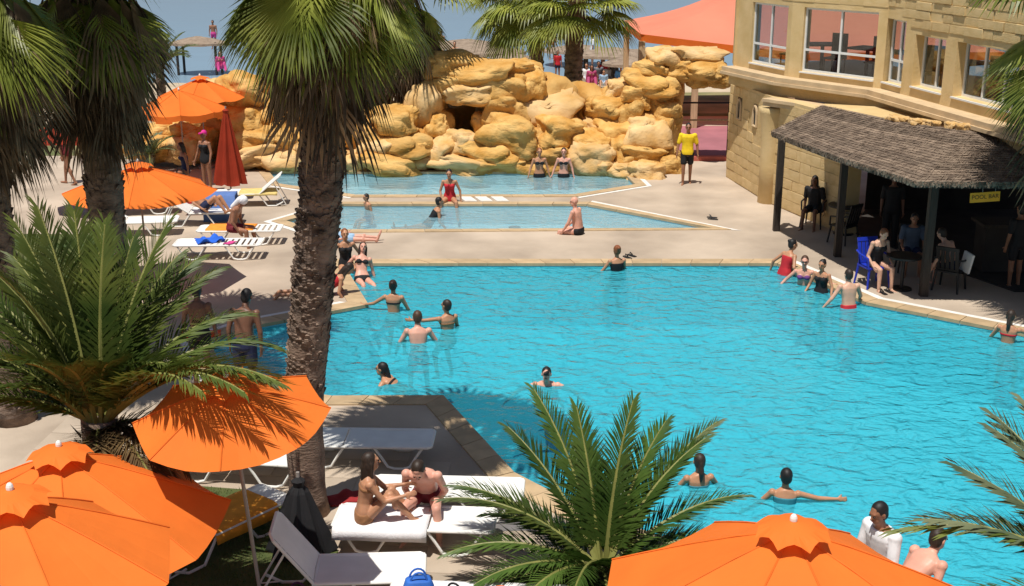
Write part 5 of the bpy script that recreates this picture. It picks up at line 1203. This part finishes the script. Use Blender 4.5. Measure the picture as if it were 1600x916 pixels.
person('dark silhouetted guest sitting by the pale wall', loc=c1, rz=150, sk='shadowed', hair='black', style='long', wear=(('tshirt', 'black'), ('shorts', 'black')), lean=6, lean2=14, **SITC)
stool_table('dark table by the pale wall under the canopy', c1 + V((.55, -.75, 0)), M_BLACK, r=.4)
arm_chair('black chair at the back of the canopy', V((7.75, 27.6, 0)), R(40), M_BLACK)
person('dark figure standing deep in the bar shade', loc=V((8.7, 27.2, 0)), rz=170, sk='shadowed', hair='black', wear=(('tshirt', 'black'), ('trousers', 'black')))
c2 = V((8.55, 25.2, 0)); arm_chair('black chair behind the black round table', c2, R(170), M_BLACK)
person('guest in grey blue shirt sitting in the shade behind the table', loc=c2, rz=170, sk='brown', hair='black', wear=(('tshirt', 'slate'), ('shorts', 'navy')), lean2=16, aR=((.2, .4, -.9), (-.1, .9, -.2)), aL=((.2, .4, -.9), (-.1, .9, -.2)), **SITC)
person('dark dressed person standing at the bar by the right edge', loc=G(1582, 447), rz=20, sk='brown', hair='black', wear=(('tshirt', 'black'), ('shorts', 'black')))

# ------------------------------------------------------------------ beach
def shelter(label, x, y, w, d, h):
    root = empty('beach_shelter', (x, y, 0)); tag(root, label, 'beach shelter', 'thatched beach shelters'); b = MB(); S = 20
    for z, f in ((h - .12, 1.02), (h, 1.0), (h + .18, .5), (h + .30, .04)):
        for k in range(S): a = 2 * math.pi * k / S; b.v.append((w / 2 * f * math.cos(a), d / 2 * f * math.sin(a), z + .03 * noise.noise(V((k * 1.3, z, x)))))
    for i in range(3):
        for k in range(S): b.f.append((i * S + k, i * S + (k + 1) % S, (i + 1) * S + (k + 1) % S, (i + 1) * S + k))
    b.build('thatch_roof', M_BEACH_THATCH, root)
    for px in (-w * .33, w * .33):
        for py in (-d * .25, d * .25): p = MB(); p.tube([(px, py, -.5), (px, py, h + .05)], .07, 6); p.build('post', M_WOOD, root)
    return root
for (px, py, Y, w, lab) in ((758, 80, 58, 3.8, 'wide thatched beach shelter left of the grey palm'), (800, 94, 55, 2.8, 'lower thatched beach shelter against the grey palm'), (960, 84, 60, 4.2, 'thatched beach shelter right of the dark palm'), (310, 66, 64, 3.0, 'thatched beach shelter behind the far parasols'), (985, 98, 57, 2.6, 'thatched beach shelter beside the tent post')):
    q = D(px, py, Y); shelter(lab, q.x, Y, w, w * .8, q.z)
for (px, py, Y, w, lab) in ((728, 70, 66, 4.2, 'farthest thatched beach shelter behind the wide one'), (1010, 84, 70, 4.5, 'thatched beach shelter behind the tent corner'), (905, 78, 68, 4.0, 'thatched beach shelter behind the dark palm trunk')):
    q = D(px, py, Y); shelter(lab, q.x, Y, w, w * .8, q.z)
BE = 'people on the far beach'
def beach_person(label, x, yfeet, z=0.0, **k):
    q = G(x, yfeet, z); return person(label, loc=q, voxel=.02, group=BE, **k)
SITG = dict(hz=.12, lR=((.15, .8, .5), (.05, .6, -.8)), lL=((.15, .8, .5), (.05, .6, -.8)), lean=0, lean2=12)
beach_person('person in red top standing on the beach beside the dark palm', 871, 124, rz=200, sk='brown', hair='black', wear=(('tshirt', 'red'), ('trunks', 'navy')), size=.78)
beach_person('person in magenta sitting in the beach group', 924, 132, rz=180, sex='f', sk='brown', hair='black', style='long', wear=(('longshirt', 'magenta'), ('trousers', 'magenta')), **SITG)
beach_person('person in white sitting at the left of the beach group', 917, 129, rz=160, sk='tan', hair='dark', wear=(('tshirt', 'white'), ('shorts', 'white')), **SITG)
beach_person('dark haired person in grey shirt amid the beach group', 934, 126, rz=190, sk='brown', hair='black', wear=(('tshirt', 'grey'), ('shorts', 'maroon')), **SITG)
beach_person('person in white shirt at the right of the beach group', 950, 129, rz=200, sk='brown', hair='black', wear=(('tshirt', 'white'), ('shorts', 'black')), **SITG)
beach_person('person in blue beside the tent post', 969, 132, rz=190, sk='tan', hair='black', wear=(('tshirt', 'blue'), ('shorts', 'navy')), **SITG)
beach_person('dark haired head beyond the rocks under the shelter', 755, 122, rz=180, sk='brown', hair='black', wear=(('trunks', 'navy'),), size=.8)
beach_person('person with dark hair under the lower beach shelter', 806, 122, rz=170, sex='f', sk='brown', hair='black', style='long', wear=(('tshirt', 'white'), ('trunks', 'navy')), size=.95)
beach_person('person in red shirt behind the beach group', 941, 121, rz=185, sk='brown', hair='black', wear=(('tshirt', 'red'), ('shorts', 'navy')), **SITG)
beach_person('child in pale blue at the front of the beach group', 943, 134, rz=175, sk='tan', hair='dark', wear=(('tshirt', 'paleblue'), ('shorts', 'white')), size=.8, **SITG)
beach_person('person in white trousers at the right end of the beach', 958, 126, rz=170, sk='tan', hair='black', wear=(('tshirt', 'grey'), ('trousers', 'white')), **SITG)
beach_person('wading bather left of the wide beach shelter', 690, 96, z=-.4, rz=150, sk='tan', hair='dark', wear=(('trunks', 'navy'),))
beach_person('wading bather in red between the beach shelters', 862, 92, z=-.4, rz=200, sex='f', sk='tan', hair='dark', style='bun', wear=(('swimsuit', 'red'),))
beach_person('bather in white walking along the shore right of the dark palm', 925, 104, z=-.2, rz=95, sk='brown', hair='black', wear=(('tshirt', 'white'), ('shorts', 'navy')))
beach_person('person in blue shirt sitting left of the grey palm', 818, 126, rz=170, sk='brown', hair='black', wear=(('tshirt', 'blue'), ('shorts', 'black')), **SITG)
beach_person('person at the far left beach seen beside the palm skirt', 711, 118, rz=180, sk='tan', hair='dark', wear=(('trunks', 'red'),), size=.95)
beach_person('bather in pink shorts standing on the beach above the far parasols', 335, 76, rz=175, sk='brown', hair='black', wear=(('trunks', 'pink'),), z=-.35)
beach_person('person in pink sitting by the shore above the far parasols', 345, 108, rz=200, sex='f', sk='tan', hair='black', style='long', wear=(('longshirt', 'pink'), ('trousers', 'pink')), **SITG)

# ------------------------------------------------------------------ apply the modifiers
dg = bpy.context.evaluated_depsgraph_get(); dg.update()
done = []
for k, o in BAKE:
    if k == 'obj':
        me = bpy.data.meshes.new_from_object(o.evaluated_get(dg)); done.append((o, me))
for o, me in done:
    mats = [m for m in o.data.materials]; o.modifiers.clear(); o.data = me
    if len(me.materials) == 0:
        for m in mats: me.materials.append(m)
for k, o in BAKE:
    if k == 'cut': bpy.data.objects.remove(o)
for o in [deck]:
    o.data.materials.clear(); o.data.materials.append(M_DECK)
    o.data.polygons.foreach_set('material_index', [0] * len(o.data.polygons)); o.data.update()
